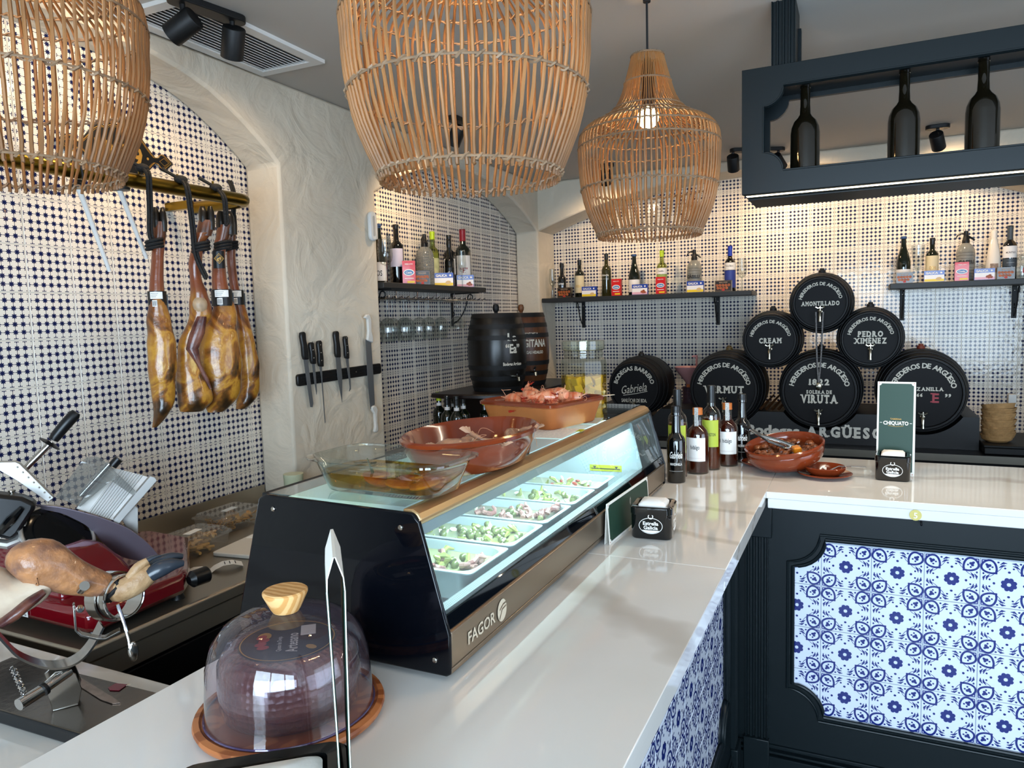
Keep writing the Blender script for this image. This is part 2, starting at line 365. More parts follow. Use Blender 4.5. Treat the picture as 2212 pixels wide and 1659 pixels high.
# ---- bar worktops
def marble(name, c1, c2, vein):
    m = mat(name, c1, .07, coat=.3); n = m.node_tree.nodes; l = m.node_tree.links
    tc = n.new('ShaderNodeTexCoord'); t = n.new('ShaderNodeTexNoise'); t.inputs['Scale'].default_value = 1.3; t.inputs['Detail'].default_value = 8; t.inputs['Distortion'].default_value = .8; l.new(tc.outputs['Object'], t.inputs[0])
    rp = n.new('ShaderNodeValToRGB'); e = rp.color_ramp.elements; e[0].position = .3; e[0].color = lin(c2); e[1].position = .7; e[1].color = lin(c1)
    l.new(t.outputs[0], rp.inputs[0])
    w = n.new('ShaderNodeTexWave'); w.inputs['Scale'].default_value = .55; w.inputs['Distortion'].default_value = 9; w.inputs['Detail'].default_value = 5; w.inputs['Detail Scale'].default_value = 1.4; l.new(tc.outputs['Object'], w.inputs[0])
    r2 = n.new('ShaderNodeValToRGB'); e = r2.color_ramp.elements; e[0].position = .0; e[0].color = (1, 1, 1, 1); e[1].position = .07; e[1].color = (0, 0, 0, 1); l.new(w.outputs[0], r2.inputs[0])
    k = n.new('ShaderNodeMath'); k.operation = 'MULTIPLY'; k.inputs[1].default_value = .5; l.new(r2.outputs[0], k.inputs[0])
    mx = n.new('ShaderNodeMix'); mx.data_type = 'RGBA'; l.new(k.outputs[0], mx.inputs[0]); l.new(rp.outputs[0], mx.inputs[6]); mx.inputs[7].default_value = lin(vein); l.new(mx.outputs[2], n['Principled BSDF'].inputs['Base Color'])
    return m
m_marble = marble('white_marble', '#e9e7e3', '#d9d5ce', '#a79c8e')
def slab(parent, x0, x1, y0, y1, zt=1.07):
    ob('slab', MB().box(x0, x1, y0, y1, zt-.022, zt), m_marble, parent, bevel=.0016)
    ob('edge_slab', MB().box(x0+.004, x1-.004, y0+.004, y1-.004, zt-.055, zt-.0225), m_marble, parent, bevel=.003)
ct = thing('marble_worktop', 'long white marble bar top running from the foreground past the glass display case', 'worktop')
slab(ct, .02, 1.66, .267, 1.01); slab(ct, 1.6603, 3.10, .2673, 1.01)
ca = thing('marble_worktop', 'short white marble bar top on the right above the blue floral tile panel', 'worktop')
slab(ca, 2.446, 3.10, -1.25, .267)
st = ob('number_sticker', MB().lathe([(.0, 0), (.0165, 0), (.0165, .001), (0, .001)], 20, T(2.4495, -.158, 1.031) @ BW @ T(0, 0, .0012)), mat('sticker_gold', '#c8b866', .5)); st['kind'] = 'thing'
b = MB(); text(b, '5', BW, .018, bold=.01); ob('number', b, m_white, st, T(2.4488, -.158, 1.031) @ T(-.003, 0, 0))
tag(st, 'round yellow table sticker reading 5 on the marble edge', 'sticker')
hk = MB().tube([(0, 0, 0), (0, 0, -.02), (-.012, 0, -.035), (-.022, 0, -.028)], .003).box(-.006, .006, -.008, .008, -.004, 0)
tag(ob('coat_hook', hk, m_blackm, None, T(2.548, -.18, 1.013)), 'small dark bag hook under the right marble edge', 'hook')
# work marble on the left, steel counter
wm = thing('work_table', 'low white marble work top under the ham stand at lower left', 'worktop')
ob('slab', MB().box(.10, 1.02, 1.012, 2.38, .87, .90), m_marble, wm, bevel=.004)
ob('cabinet', MB().box(.12, .99, 1.05, 2.37, .0, .869), mat('dark_steel_front', '#1c1c1e', .3, .6), wm)
sc = thing('steel_counter', 'brushed stainless steel back counter with raised splash along the tiled wall', 'counter')
b = MB().box(1.09, 2.395, 1.70, 2.372, .83, .87).box(2.395, 3.06, 1.70, 2.190, .83, .87).box(3.06, 5.10, 1.70, 2.372, .83, .87); ob('top', b, mat('dull_steel', '#aea494', .34, .9, bump=.02, bscale=20, stretch=(1, 30, 1)), sc, bevel=.008)
ob('splash', MB().box(1.09, 2.397, 2.372, 2.3795, .83, .95).box(3.073, 5.10, 2.372, 2.3795, .83, .93), MATS['dull_steel'], sc)
ob('front', MB().box(1.10, 5.10, 1.701, 1.709, .775, .832), MATS['dull_steel'], sc)
cab = ob('cabinet', MB().box(1.10, 5.10, 1.73, 2.18, .0, .83), MATS['dark_steel_front'], sc)
for i in range(6): ob('door', MB().box(1.13+.66*i, 1.77+.66*i, 1.712, 1.73, .12, .76), MATS['dark_steel_front'], sc, bevel=.004)
cr = thing('bottle_crate', 'black plastic slotted crate in the dark gap behind the marble bar', 'crate', (1.55, 1.40, 0))
b = MB(); plate(b, rrect(-.2, .2, -.15, .15, .02), [rrect(-.17+.088*i, -.11+.088*i, -.12+.065*j, -.08+.065*j, .006, 2)[::-1] for i in range(4) for j in range(4)], .57, .59); ob('lid', b, mat('crate_black', '#101114', .45), cr)
ob('body', MB().box(-.19, .19, -.14, .14, 0, .57), MATS['crate_black'], cr, bevel=.01)
# ---- bar fronts
m_green = mat('dark_green_lacquer', '#0b1417', .38, spec=.28)
m_floral = mat('floral_tile_glaze', '#d4dbe8', .1, coat=.3); m_cobalt = mat('cobalt_glaze', '#16256e', .12, coat=.3)
def floral():
    b = MB().box(-.0742, .0742, -.0742, .0742, -.006, 0, c=.0009); b.slot(1)
    for k in range(4):
        M = RZ(90*k)
        blob(b, .0125, .0048, .0085, .0072, 20, M=M); blob(b, .0125, -.0048, .0085, .0072, -20, M=M, z=.0005)
        blob(b, .0385, 0, .0036, .0040, M=M)
        c = (.0490, .0505); L = []; a = R(225)
        for i in range(22):
            t = 2*PI*i/22; x = .0215*math.cos(t)+(.004 if i == 0 else 0); y = .0185*math.sin(t)*(1-.30*math.cos(t))
            L.append((c[0]+x*math.cos(a)-y*math.sin(a), c[1]+x*math.sin(a)+y*math.cos(a)))
        ribbon(b, L, .0060, M=M, closed=True)
        blob(b, .0550, .0565, .0070, .0042, 45, M=M); blob(b, .0500, .0555, .0045, .0040, M=M, z=.0005); blob(b, .0545, .0500, .0045, .0040, M=M, z=.0006); blob(b, .0500, .0435, .0028, .0030, M=M); blob(b, .0425, .0505, .0028, .0030, M=M)
        ribbon(b, [(.0705, .058), (.0705, .0705), (.058, .0705)], .0036, M=M)
        for s in (1, -1):
            ribbon(b, [(.034, s*.037), (.037, s*.031), (.044, s*.024), (.054, s*.018), (.066, s*.0125)], [.0020, .0018, .0016, .0014, .0012], M=M)
            ribbon(b, [(.050, s*.027), (.057, s*.0185), (.0585, s*.008)], [.0012, .0062, .0012], M=M, z=.0006)
            ribbon(b, [(.060, s*.024), (.0665, s*.0155), (.066, s*.006)], [.0012, .0062, .0012], M=M, z=.0007)
            blob(b, .0665, s*.0285, .0028, .0032, M=M); blob(b, .0500, s*.011, .0028, .0032, M=M)
    return b.data('floral_tile', [m_floral, m_cobalt], smooth=0)
flo = floral()
def scallop(u0, u1, v0, v1, r, n=8):
    P = []
    for cx, cy, a in ((u1, v0, 180), (u1, v1, 270), (u0, v1, 0), (u0, v0, 90)):
        for i in range(n+1): t = R(a-90*i/n); P.append((cx+r*math.cos(t), cy+r*math.sin(t)))
    return P
def bar_front(name, label, M, u0, u1, fu0, fu1, gu, pil):
    # local x along the front, y up, z outwards (face at 0); fu0..fu1 the tile field, gu a vertical joint, pil = list of pilaster x ranges
    o = thing(name, label, 'bar front', M)
    b = MB(); hole = scallop(fu0, fu1, .277, .892, .10)
    plate(b, [(u0, .145), (u1, .145), (u1, 1.014), (u0, 1.014)], [hole[::-1]], -.012, .0); ob('frame', b, m_green, o)
    for rr_, dz in ((.0065, .003), (.004, .007)):
        k = 1 if rr_ > .005 else 1.0
        h2 = scallop(fu0-(0 if k == 1 else 0)+(.0 if rr_ > .005 else -.016), fu1+(.0 if rr_ > .005 else .016), .277-(.0 if rr_ > .005 else .016), .892+(.0 if rr_ > .005 else .016), .10+(0 if rr_ > .005 else .0), 8)
        ob('moulding', MB().tube([(a, c, dz-.003) for a, c in h2], rr_, 8, closed=True), m_green, o)
    ob('backing', MB().box(u0, u1, 0, 1.014, -.06, -.019), mat('tile_grout', '#b9c3cf', .8), o)
    ob('skirting', MB().box(u0, u1, 0, .105, -.018, .014).box(u0, u1, .112, .122, -.018, .010).box(u0, u1, .13, .144, -.018, .006), m_green, o, bevel=.003)
    lo = int(math.floor((fu0-gu)/.15)); hi = int(math.ceil((fu1-gu)/.15))
    for i in range(lo, hi):
        for j in range(-2, 4): 
            z = .729-.6+.075+.15*(j+1)
            if z+.075 > .277 and z-.075 < .892: link('tile', flo, o, T(gu+.075+.15*i, z, -.0128))
    for p0, p1 in pil:
        q = thing_part('pilaster', o)
        ob('capital', MB().box(p0-.006, p1+.012, .885, 1.014, 0, .020), m_green, q, bevel=.003)
        ob('base', MB().box(p0-.006, p1+.006, 0, .165, 0, .024), m_green, q, bevel=.003)
        b = MB(); w = p1-p0; P = [(p0, 0)]
        nf = 4
        for k in range(nf):
            a = p0+w*(k+.18)/nf; c = p0+w*(k+.82)/nf; P += [(a, .014), (a+.003, .006), (c-.003, .006), (c, .014)]
        P = [(p0, 0), (p0, .014)]+P[1:]+[(p1, .014), (p1, 0)]
        b.add([(x, .165, y) for x, y in P]+[(x, .885, y) for x, y in P], [(i, i+1, len(P)+i+1, len(P)+i) for i in range(len(P)-1)]); ob('fluted_shaft', b, m_green, q, smooth=0)
    return o
def thing_part(name, parent): o = bpy.data.objects.new(name, None); COL.objects.link(o); o.parent = parent; return o
bar_front('bar_front', 'dark green bar front with scalloped blue floral tile panel at right', T(2.57, 0, 0) @ BW, -.38, 1.25, -.194, 1.05, -.106, [(-.346, -.272)])
bar_front('bar_front', 'dark bar front with blue floral tiles under the long marble edge', T(0, .38, 0) @ RX(90), .0, 2.57, .35, 2.38, .45, [(2.452, 2.52)])
# ================================================================ bottles, tins, glasses (local front is -X)
g_green = mat('dark_green_glass', '#0d130a', .04, spec=.7, coat=.6); g_black = mat('black_glass', '#070708', .04, spec=.7, coat=.6)
g_olive = mat('olive_glass', '#2b2a10', .05, spec=.6, coat=.5); g_clear = thin_glass('pale_green_bottle_glass', '#c9cf96', 1.6)
def liquid(name, col, rough=.02):
    return mat(name, col, rough, spec=.6, coat=.6)
SHAPES = {
 'bordeaux': [(.0, 0), (.96, 0), (1, .015), (1, .60), (.97, .64), (.80, .685), (.46, .725), (.40, .75), (.38, .955), (.42, .957), (.42, .995), (.38, 1.0)],
 'burgundy': [(.0, 0), (.96, 0), (1, .015), (1, .42), (.97, .48), (.85, .56), (.62, .67), (.42, .77), (.36, .83), (.34, .955), (.40, .957), (.40, .995), (.36, 1.0)],
 'sherry': [(.0, 0), (.96, 0), (1, .015), (1, .545), (.97, .575), (.84, .615), (.58, .65), (.50, .68), (.46, .80), (.44, .90), (.52, .91), (.52, .945), (.46, .95), (.50, .965), (.50, .995), (.46, 1.0)],
 'tall': [(.0, 0), (.96, 0), (1, .01), (1, .62), (.96, .665), (.82, .71), (.55, .745), (.43, .76), (.41, .79), (.40, .995), (.38, 1.0)],
 'squat': [(.0, 0), (.96, 0), (1, .015), (1, .56), (.97, .61), (.86, .665), (.60, .715), (.44, .74), (.41, .77), (.41, .90), (.39, .905)],
 'milk': [(.0, 0), (.96, 0), (1, .02), (1, .26), (.93, .40), (.72, .62), (.50, .78), (.40, .84), (.40, .985), (.37, 1.0)],
}
def r_at(shape, r, h, z):
    P = SHAPES[shape]
    for (a, b), (c, d) in zip(P, P[1:]):
        if b <= z/h <= d and d > b: return r*(a+(c-a)*(z/h-b)/(d-b))
    return r*P[-1][0]
def bottle(name, label, M, shape, h, r, glass, cap=None, capz=(.86, 1.004), capk=1.03, patches=(), group=None, fill=None, cat='bottle', seg=22):
    o = thing(name, label, cat, M, group)
    ob('glass', MB().lathe([(a*r, z*h) for a, z in SHAPES[shape]], seg), glass, o)
    if fill:
        fm, fz = fill; pr = [(0, .006)]+[(a*r*.93, max(z*h, .006)) for a, z in SHAPES[shape] if z < fz and a > 0]+[(r_at(shape, r, h, fz*h)*.93, fz*h), (0, fz*h)]
        ob('drink', MB().lathe(pr, seg), fm, o)
    if cap:
        z0, z1 = capz; zs = [z0+(z1-z0)*i/6 for i in range(7)]
        ob('capsule', MB().lathe([(max(r_at(shape, r, h, min(z, .999)*h), r*.36)*capk+.0003, z*h) for z in zs]+[(0, z1*h+.0005)], 16), cap, o)
    for z0, z1, ha, m, items in patches:
        if m: 
            lb = ob('label', MB().lathe([(r+.0005, z0*h), (r+.0005, z1*h)], 14, cap=False, a0=PI-R(ha), a1=PI+R(ha)), m, o)
        else: lb = o
        for s, z, th, w, tm in items:
            b = MB(); text(b, s, T(-r-.0006, 0, z*h) @ BW, th, w, bold=.015, bend=r+.0006, lift=.0002, shear=.35 if tm == 'script' else 0)
            ob('lettering', b, m_white if tm in ('w', 'script') else mat('ink', '#1c1a1c', .6) if tm == 'k' else mat('red_ink', '#8c1420', .6) if tm == 'r' else m_gold, lb)
    return o
def tin(name, label, M, w, h, d, style, group=None):
    o = thing(name, label, 'tin' if style != 'red' else 'carton', M, group); hw = w/2
    base = {'galica_y': '#1c3f9c', 'galica_p': '#1c3f9c', 'brown': '#1a1310', 'red': '#c3161c'}[style]
    ob('box', MB().box(0, d, -hw, hw, 0, h), mat('box_'+base[1:], base, .3, coat=.3), o)
    F = T(-.0004, 0, 0) @ BW
    if style.startswith('galica'):
        b = MB().box(-hw*.97, hw*.97, h*.03, h*.62, 0, .0006, F); ob('panel', b, mat('print_cream', '#e8e4e2', .4), o)
        b = MB().box(-hw*.97, hw*.97, h*.03, h*.25, .0007, .001, F); ob('stripe', b, mat('print_yellow', '#e4c21e', .4) if style[-1] == 'y' else mat('print_pink', '#dba7b5', .4), o)
        b = MB(); text(b, 'GALICA', F @ T(-w*.12, h*.80, .0005), h*.19, w*.6, bold=.035); blob(b, w*.34, h*.80, h*.08, h*.08, z=.0006, M=F); ribbon(b, [(-hw*.8, h*.45), (-hw*.1, h*.45)], h*.02, .001, F); ob('lettering', b, m_white, o)
        b = MB()
        if style[-1] == 'y': blob(b, w*.22, h*.27, w*.15, h*.14, 10, .0012, M=F); ob('picture', b, mat('print_tuna', '#cfae7a', .5), o)
        else:
            for q in ((.14, .28, .09), (.25, .36, .09), (.33, .22, .08), (.22, .18, .06)): blob(b, w*q[0], h*q[1], w*q[2], w*q[2]*.8, 20, .0012+q[0]*.001, M=F)
            ob('picture', b, mat('print_mussel', '#a8502c', .5, var=.4, vscale=80), o)
    elif style == 'brown':
        b = MB(); ribbon(b, [(-hw*.93, h*.06), (hw*.93, h*.06), (hw*.93, h*.94), (-hw*.93, h*.94)], .0012, .0006, F, True); text(b, 'MEJILLONES', F @ T(0, h*.82, .0006), h*.09, w*.5); ob('lettering', b, mat('print_tan', '#b99a78', .5), o)
        b = MB()
        for q in range(9): blob(b, -hw*.75+w*.75*(q % 5)/4.2+(.05*w if q > 4 else 0), h*(.56 if q < 5 else .3), w*.09, h*.13, 35*(q % 3), .0007+.0001*q, M=F)
        ob('picture', b, mat('print_orange', '#b8622c', .5, var=.5, vscale=60), o)
        b = MB(); blob(b, 0, h*.13, w*.1, h*.1, 0, .002, M=F); ob('seal', b, mat('print_red', '#b03024', .5), o)
    else:
        b = MB(); blob(b, 0, h*.50, w*.42, h*.14, 0, .0006, 18, F); ribbon(b, [(-w*.35, h*.25), (w*.35, h*.25)], h*.03, .0006, F); text(b, 'MEJILLON', F @ T(0, h*.86, 0), h*.05, w*.6); ob('lettering', b, m_white, o)
        b = MB(); blob(b, 0, h*.50, w*.35, h*.10, 0, .0009, 18, F); ob('emblem', b, mat('print_blue', '#2c6fae', .4), o)
        b = MB(); text(b, 'Cádiz', F @ T(0, h*.50, .0010), h*.09, w*.5, bold=.03); ob('emblem_lettering', b, m_white, o)
        b = MB(); b.box(-hw*.3, hw*.85, h*.05, h*.14, .0004, .0008, F); ob('stripe', b, mat('print_yellow', '#e4c21e', .4), o)
    return o
def wineglass(name, label, M, h=.225, r=.036, bowl=None, flip=False, group=None):
    o = thing(name, label, 'glass', M @ RX(180) @ T(0, 0, -h) if flip else M, group)
    B = bowl or [(.004, .40), (.5*r, .42), (.85*r, .50), (r, .62), (.97*r, .75), (.80*r, 1.0)]
    ob('bowl', MB().lathe([(max(a, .001), z*h) for a, z in B], 20, cap=False), m_glassd, o)
    ob('stem', MB().lathe([(.0045, .02*h), (.0032, .1*h), (.003, .35*h), (.006, .405*h)], 10), m_glassd, o)
    ob('foot', MB().lathe([(0, 0), (r*.88, 0), (r*.88, .0015), (.006, .006), (0, .006)], 20), m_glassd, o)
    return o
def siphon(name, label, M, net=False, letters=None):
    o = thing(name, label, 'siphon', M); gm = mat('siphon_grey_glass', '#7e7f7a', .12, spec=.6, coat=.5, var=.15, vscale=30)
    ob('flask', MB().lathe([(0, 0), (.046, 0), (.051, .006), (.051, .165), (.048, .190), (.038, .212), (.024, .226), (.019, .231)], 24), gm, o)
    b = MB(); nr = 22 if net else 10
    for i in range(nr): 
        z = .01+.2*i/nr if net else .18*i/nr+.01
        b.lathe([(r_s(z)+.0002, z-.0012), (r_s(z)+.0016, z), (r_s(z)+.0002, z+.0012)], 24, cap=False)
    if net:
        for i in range(26): a = 2*PI*i/26; b.tube([((r_s(z)+.0008)*math.cos(a), (r_s(z)+.0008)*math.sin(a), z) for z in (.005, .06, .12, .165, .19, .21, .225)], .0011, 4)
    stuff(ob('mesh' if net else 'ribs', b, mat('siphon_mesh', '#8b8b86', .35, .6), o))
    ob('collar', MB().lathe([(.021, .228), (.021, .245), (.016, .262), (.012, .285), (.013, .30), (.009, .304), (0, .305)], 14), m_black, o)
    ob('spout', MB().tube([(0, .010, .288), (0, .03, .290), (0, .045, .278), (0, .055, .258)], [.006, .005, .004, .003], 8), m_black, o)
    ob('lever', MB().tube([(0, -.008, .272), (0, -.025, .262), (0, -.046, .245)], [.006, .006, .005], 8), m_black, o)
    if letters:
        b = MB(); text(b, letters, T(-.0532, 0, .115) @ BW, .022, bend=.053, bold=.03); ob('lettering', b, mat('ink', '#1c1a1c', .6), o)
    return o
def r_s(z):
    P = [(.046, 0), (.051, .006), (.051, .165), (.048, .190), (.038, .212), (.024, .226), (.019, .231)]
    for (a, b), (c, d) in zip(P, P[1:]):
        if b <= z <= d: return a+(c-a)*(z-b)/(d-b)
    return .02
# ================================================================ wall shelves
m_shelf = mat('charcoal_shelf', '#232526', .5, var=.1)
def bracket(parent, x, y, L=.20, H=.20):
    # scroll bracket: wall leg down, arm forward (towards local -X)
    q = thing_part('bracket', parent); q.matrix_basis = T(x, y, 0)
    ob('wall_leg', MB().box(-.006, 0, -.014, .014, -H, 0), m_blackm, q, bevel=.002); ob('arm', MB().box(-L, 0, -.008, .008, -.006, 0), m_blackm, q)
    P = [(-.004, 0, -H*.93)]+[(-.02-L*.50*(i/8)**.8-.015*math.sin(PI*i/8), 0, -H*.93+(H*.80)*(i/8)) for i in range(1, 9)]
    c = P[-1]; P += [(c[0]-.018+.018*math.cos(t), 0, c[2]+.018*math.sin(t)) for t in (.9, 1.8, 2.7, 3.6, 4.5, 5.4)]
    ob('scroll', MB().tube(P, .0042, 6), m_blackm, q)
    ob('scroll', MB().tube([(-.008+.01*math.cos(t), 0, -H*.62+.014*math.sin(t)) for t in [PI*i/5 for i in range(-4, 6)]], .003, 5), m_blackm, q)
    for z in (-.03, -H+.02): ob('screw', MB().sphere((-.007, 0, z), .004, 8, 6, (.4, 1, 1)), m_steel, q)
    return q
sh = thing('wall_shelf', 'dark wall shelf with iron brackets left on the back tiled wall', 'shelf', (5.4335, 0, 1.797))
ob('board', MB().box(-.28, -.001, .66, 2.19, -.032, 0), m_shelf, sh, bevel=.003); bracket(sh, -.001, 1.955); bracket(sh, -.001, .928)
for c in sh.children:
    if c.name.startswith('bracket'): c.location.z = -.032
sh = thing('wall_shelf', 'dark wall shelf with iron brackets right on the back tiled wall', 'shelf', (5.4335, 0, 1.803))
ob('board', MB().box(-.28, -.001, -.95, -.166, -.034, 0), m_shelf, sh, bevel=.003); bracket(sh, -.001, -.247); bracket(sh, -.001, -.859)
for c in sh.children:
    if c.name.startswith('bracket'): c.location.z = -.034
m_lime = mat('lime_capsule', '#a9c41c', .35); m_cobc = mat('cobalt_capsule', '#16309c', .35); m_redc = mat('red_capsule', '#8a1424', .35); m_greyc = mat('grey_capsule', '#39424a', .4); m_tealc = mat('teal_capsule', '#22416e', .4)
m_cream = mat('cream_label', '#cdbf9c', .6); m_wlab = mat('white_label', '#dcdad8', .55); m_lilac = mat('pale_violet_label', '#b9b6c8', .55); m_dark = mat('black_capsule', '#101112', .35)
Z1 = 1.7975; XB_ = 5.29; XT = 5.165
wineglass('wine_glass', 'tall narrow stemmed glass at the left end of the back shelf', T(5.24, 2.135, Z1), .225, .026)
bottle('beer_bottle', 'small dark bottle behind the leftmost brown tin on the back shelf', T(XB_, 2.075, Z1), 'sherry', .264, .032, g_black, m_dark, patches=[(.2, .5, 60, None, [('Gabriela', .42, .018, .05, 'script')])])
bottle('wine_bottle', 'dark wine bottle with cream label beside the first blue tin', T(XB_, 1.931, Z1), 'bordeaux', .282, .037, g_green, m_dark, patches=[(.12, .58, 80, m_cream, [('FOSH', .30, .02, .035, 'g')])])
bottle('wine_bottle', 'unlabelled olive bottle with fine white script left of a red carton', T(XB_, 1.718, Z1), 'bordeaux', .316, .036, g_olive, m_dark, patches=[(.3, .6, 60, None, [('Salmedina', .50, .014, .055, 'script'), ('__________', .43, .01, .06, 'w')])])
bottle('wine_bottle', 'sloping green bottle with blue lip behind the second blue tin', T(XB_, 1.504, Z1), 'burgundy', .298, .043, g_green, m_tealc, (.95, 1.004), patches=[(.08, .38, 75, m_wlab, [('N', .2, .02, .012, 'k')])])
bottle('wine_bottle', 'clear white-wine bottle with bright lime capsule on the back shelf', T(XB_, 1.299, Z1), 'bordeaux', .312, .038, g_clear, m_lime, patches=[(.46, .60, 80, m_wlab, [('Castillo', .53, .012, .045, 'k')]), (.30, .45, 80, mat('green_label', '#8fa35a', .6), [])], fill=(liquid('white_wine', '#b5b566'), .62))
siphon('soda_siphon', 'grey glass soda siphon behind a blue tin on the back shelf', T(XB_-.01, 1.065, Z1), False, 'CÁSILLI')
bottle('wine_bottle', 'dark bottle with bright cobalt capsule and white-blue label', T(XB_, .821, Z1), 'bordeaux', .314, .038, g_black, m_cobc, (.78, 1.004), patches=[(.47, .63, 85, m_wlab, [('Tierra Blanca', .56, .011, .055, 'k')]), (.08, .46, 85, mat('navy_label', '#2a3a86', .5), [])])
wineglass('wine_glass', 'cut crystal stemmed glass at the right end of the back shelf', T(5.27, .738, Z1), .226, .034)
tin('mussel_tin', 'flat brown mussel box leftmost on the back shelf', T(XT, 2.010, Z1), .112, .076, .03, 'brown')
tin('tuna_tin', 'blue and yellow tuna box beside the cream-labelled bottle', T(XT, 1.815, Z1), .112, .074, .03, 'galica_y')
tin('seafood_carton', 'red carton between the olive bottle and the sloping green bottle', T(XT, 1.606, Z1), .070, .120, .035, 'red')
tin('mussel_tin', 'blue and pink mussel box in front of the sloping green bottle', T(XT, 1.431, Z1), .114, .074, .03, 'galica_p')
tin('seafood_carton', 'red carton in front of the lime-capped bottle', T(XT, 1.280, Z1), .068, .119, .035, 'red')
tin('tuna_tin', 'blue and yellow tuna box below the plain grey siphon', T(XT, 1.037, Z1), .116, .078, .03, 'galica_y')
tin('mussel_tin', 'flat brown mussel box in front of the cobalt-capped bottle', T(XT, .847, Z1), .110, .074, .03, 'brown')
Z2 = 1.8035
bottle('wine_bottle', 'sloping green bottle leftmost on the right wall shelf', T(XB_, -.243, Z2), 'burgundy', .295, .042, g_green, m_tealc, (.95, 1.004), patches=[(.08, .30, 75, m_wlab, [])])
wineglass('soda_goblet', 'thick conical goblet with red script on the right wall shelf', T(5.28, -.323, Z2), .235, .036, [(.005, .30), (.012, .34), (.026, .52), (.036, .80), (.038, 1.0)])
bottle('wine_bottle', 'green bottle with cream label beside the thick goblet', T(XB_, -.401, Z2), 'bordeaux', .274, .036, g_green, m_dark, patches=[(.15, .60, 80, m_cream, [('OCHI', .33, .02, .035, 'g')])])
siphon('soda_siphon', 'grey soda siphon behind the red carton on the right shelf', T(XB_-.01, -.578, Z2), False, 'CASELI')
bottle('liqueur_bottle', 'glossy white tapering bottle on the right wall shelf', T(XB_, -.724, Z2), 'milk', .296, .041, mat('white_glaze', '#dcd5ca', .08, coat=.5), mat('white_cap', '#d8d2c8', .3), (.86, 1.004), patches=[(.15, .33, 30, mat('faded_picture', '#a8907e', .6, var=.5, vscale=90), [])])
bottle('wine_bottle', 'dark bottle with white label and slate capsule at far right', T(XB_, -.806, Z2), 'bordeaux', .318, .037, g_black, m_greyc, (.74, 1.004), patches=[(.40, .62, 80, m_wlab, [('MUNITIUS', .50, .011, .05, 'k')]), (.24, .385, 80, m_greyc, [('______', .33, .01, .04, 'w')])])
jr = thing('glass_jar', 'small lidded glass jar at the right end of the shelf', 'jar', (5.27, -.868, Z2))
ob('jar_body', MB().lathe([(0, 0), (.030, 0), (.032, .006), (.032, .105), (.026, .118), (.026, .126)], 20, cap=False), m_glassd, jr); ob('lid', MB().lathe([(.029, .120), (.030, .122), (.030, .138), (.026, .146), (0, .148)], 20), m_glassd, jr)
ob('lettering', (lambda b: (text(b, 'i', T(-.0325, 0, .05) @ BW, .03, bold=.03), b)[1])(MB()), mat('red_ink', '#8c1420', .6), jr)
tin('mussel_tin', 'flat brown mussel box leftmost on the right wall shelf', T(XT, -.246, Z2), .090, .066, .03, 'brown')
tin('tuna_tin', 'blue and yellow tuna box on the right wall shelf', T(XT, -.405, Z2), .108, .068, .03, 'galica_y')
tin('seafood_carton', 'red carton in front of the siphon on the right wall shelf', T(XT, -.549, Z2), .072, .111, .035, 'red')
tin('mussel_tin', 'blue and pink mussel box under the white bottle', T(XT, -.665, Z2), .104, .067, .03, 'galica_p')
tin('mussel_tin', 'flat brown mussel box rightmost on the right wall shelf', T(XT, -.772, Z2), .088, .069, .03, 'brown')
# ---- shelf in the left niche, things on it face the bar
sh = thing('wall_shelf', 'black wall shelf with stemware rack in the left tiled niche', 'shelf', (0, 2.3845, 1.853))
ob('board', MB().box(3.075, 4.195, -.215, -.001, -.030, 0), m_shelf, sh, bevel=.003)
q = bracket(sh, 4.12, -.001, .20, .21); q.matrix_basis = T(4.12, -.001, -.031) @ RZ(90)
q = bracket(sh, 3.17, -.001, .20, .21); q.matrix_basis = T(3.17, -.001, -.031) @ RZ(90)
rk = thing('stemware_rack', 'chrome wire glass rack hung under the left niche shelf', 'rack', (0, 2.27, 1.77))
b = MB()
for y in (-.09, .10): ob('rail', MB().tube([(3.10, y, 0), (4.20, y, 0)], .004, 6), m_chrome, rk)
wire = MB().tube([(0, .10, 0), (0, -.075, 0), (0, -.10, .012), (0, -.10, .0)], .0026, 5).data('wire', m_chrome)
for i in range(18): link('wire', wire, rk, T(3.12+.0625*i, 0, .004))
for i in range(6): ob('hanger', MB().tube([(3.12+.21*i, .0, 0), (3.12+.21*i, .0, .0525)], .003, 5), m_chrome, rk)
gl = None
for i, (x, y) in enumerate([(3.17, 2.22), (3.20, 2.32), (3.32, 2.22), (3.36, 2.32), (3.47, 2.22), (3.50, 2.32), (3.60, 2.24), (3.77, 2.26)]):
    lb = 'clear wine glass hanging upside down in the %s row, %s from the pillar' % (('front', 'front', 'rear', 'front', 'rear', 'front', 'rear', 'front', 'front')[i+1], ('first', 'first', 'second', 'second', 'third', 'third', 'fourth', 'fifth')[i])
    if gl is None: gl = wineglass('wine_glass', lb, T(x, y, 1.545), .222, .043, [(.004, .42), (.5*.043, .45), (.85*.043, .52), (.043, .64), (.041, .80), (.034, 1.0)], True, 'wine glasses hanging from the rack'); 
    else: dup(gl, T(x, y, 1.545) @ RX(180) @ T(0, 0, -.222), lb, 'wine glasses hanging from the rack')
wineglass('champagne_coupe', 'wide shallow coupe hanging at the right end of the glass rack', T(3.94, 2.24, 1.60), .168, .05, [(.004, .55), (.03, .60), (.048, .75), (.050, 1.0)], True)
Z3 = 1.8535; FR = RZ(32)
bottle('wine_bottle', 'tall dark bottle with blue cap at the pillar end of the niche shelf', T(3.259, 2.32, Z3) @ FR, 'burgundy', .317, .042, g_green, m_tealc, (.93, 1.004), patches=[(.05, .36, 60, m_wlab, [('OS', .18, .03, .03, 'k')])])
wineglass('wine_glass', 'large wine glass standing beside the blue-capped niche bottle', T(3.178, 2.225, Z3), .226, .040)
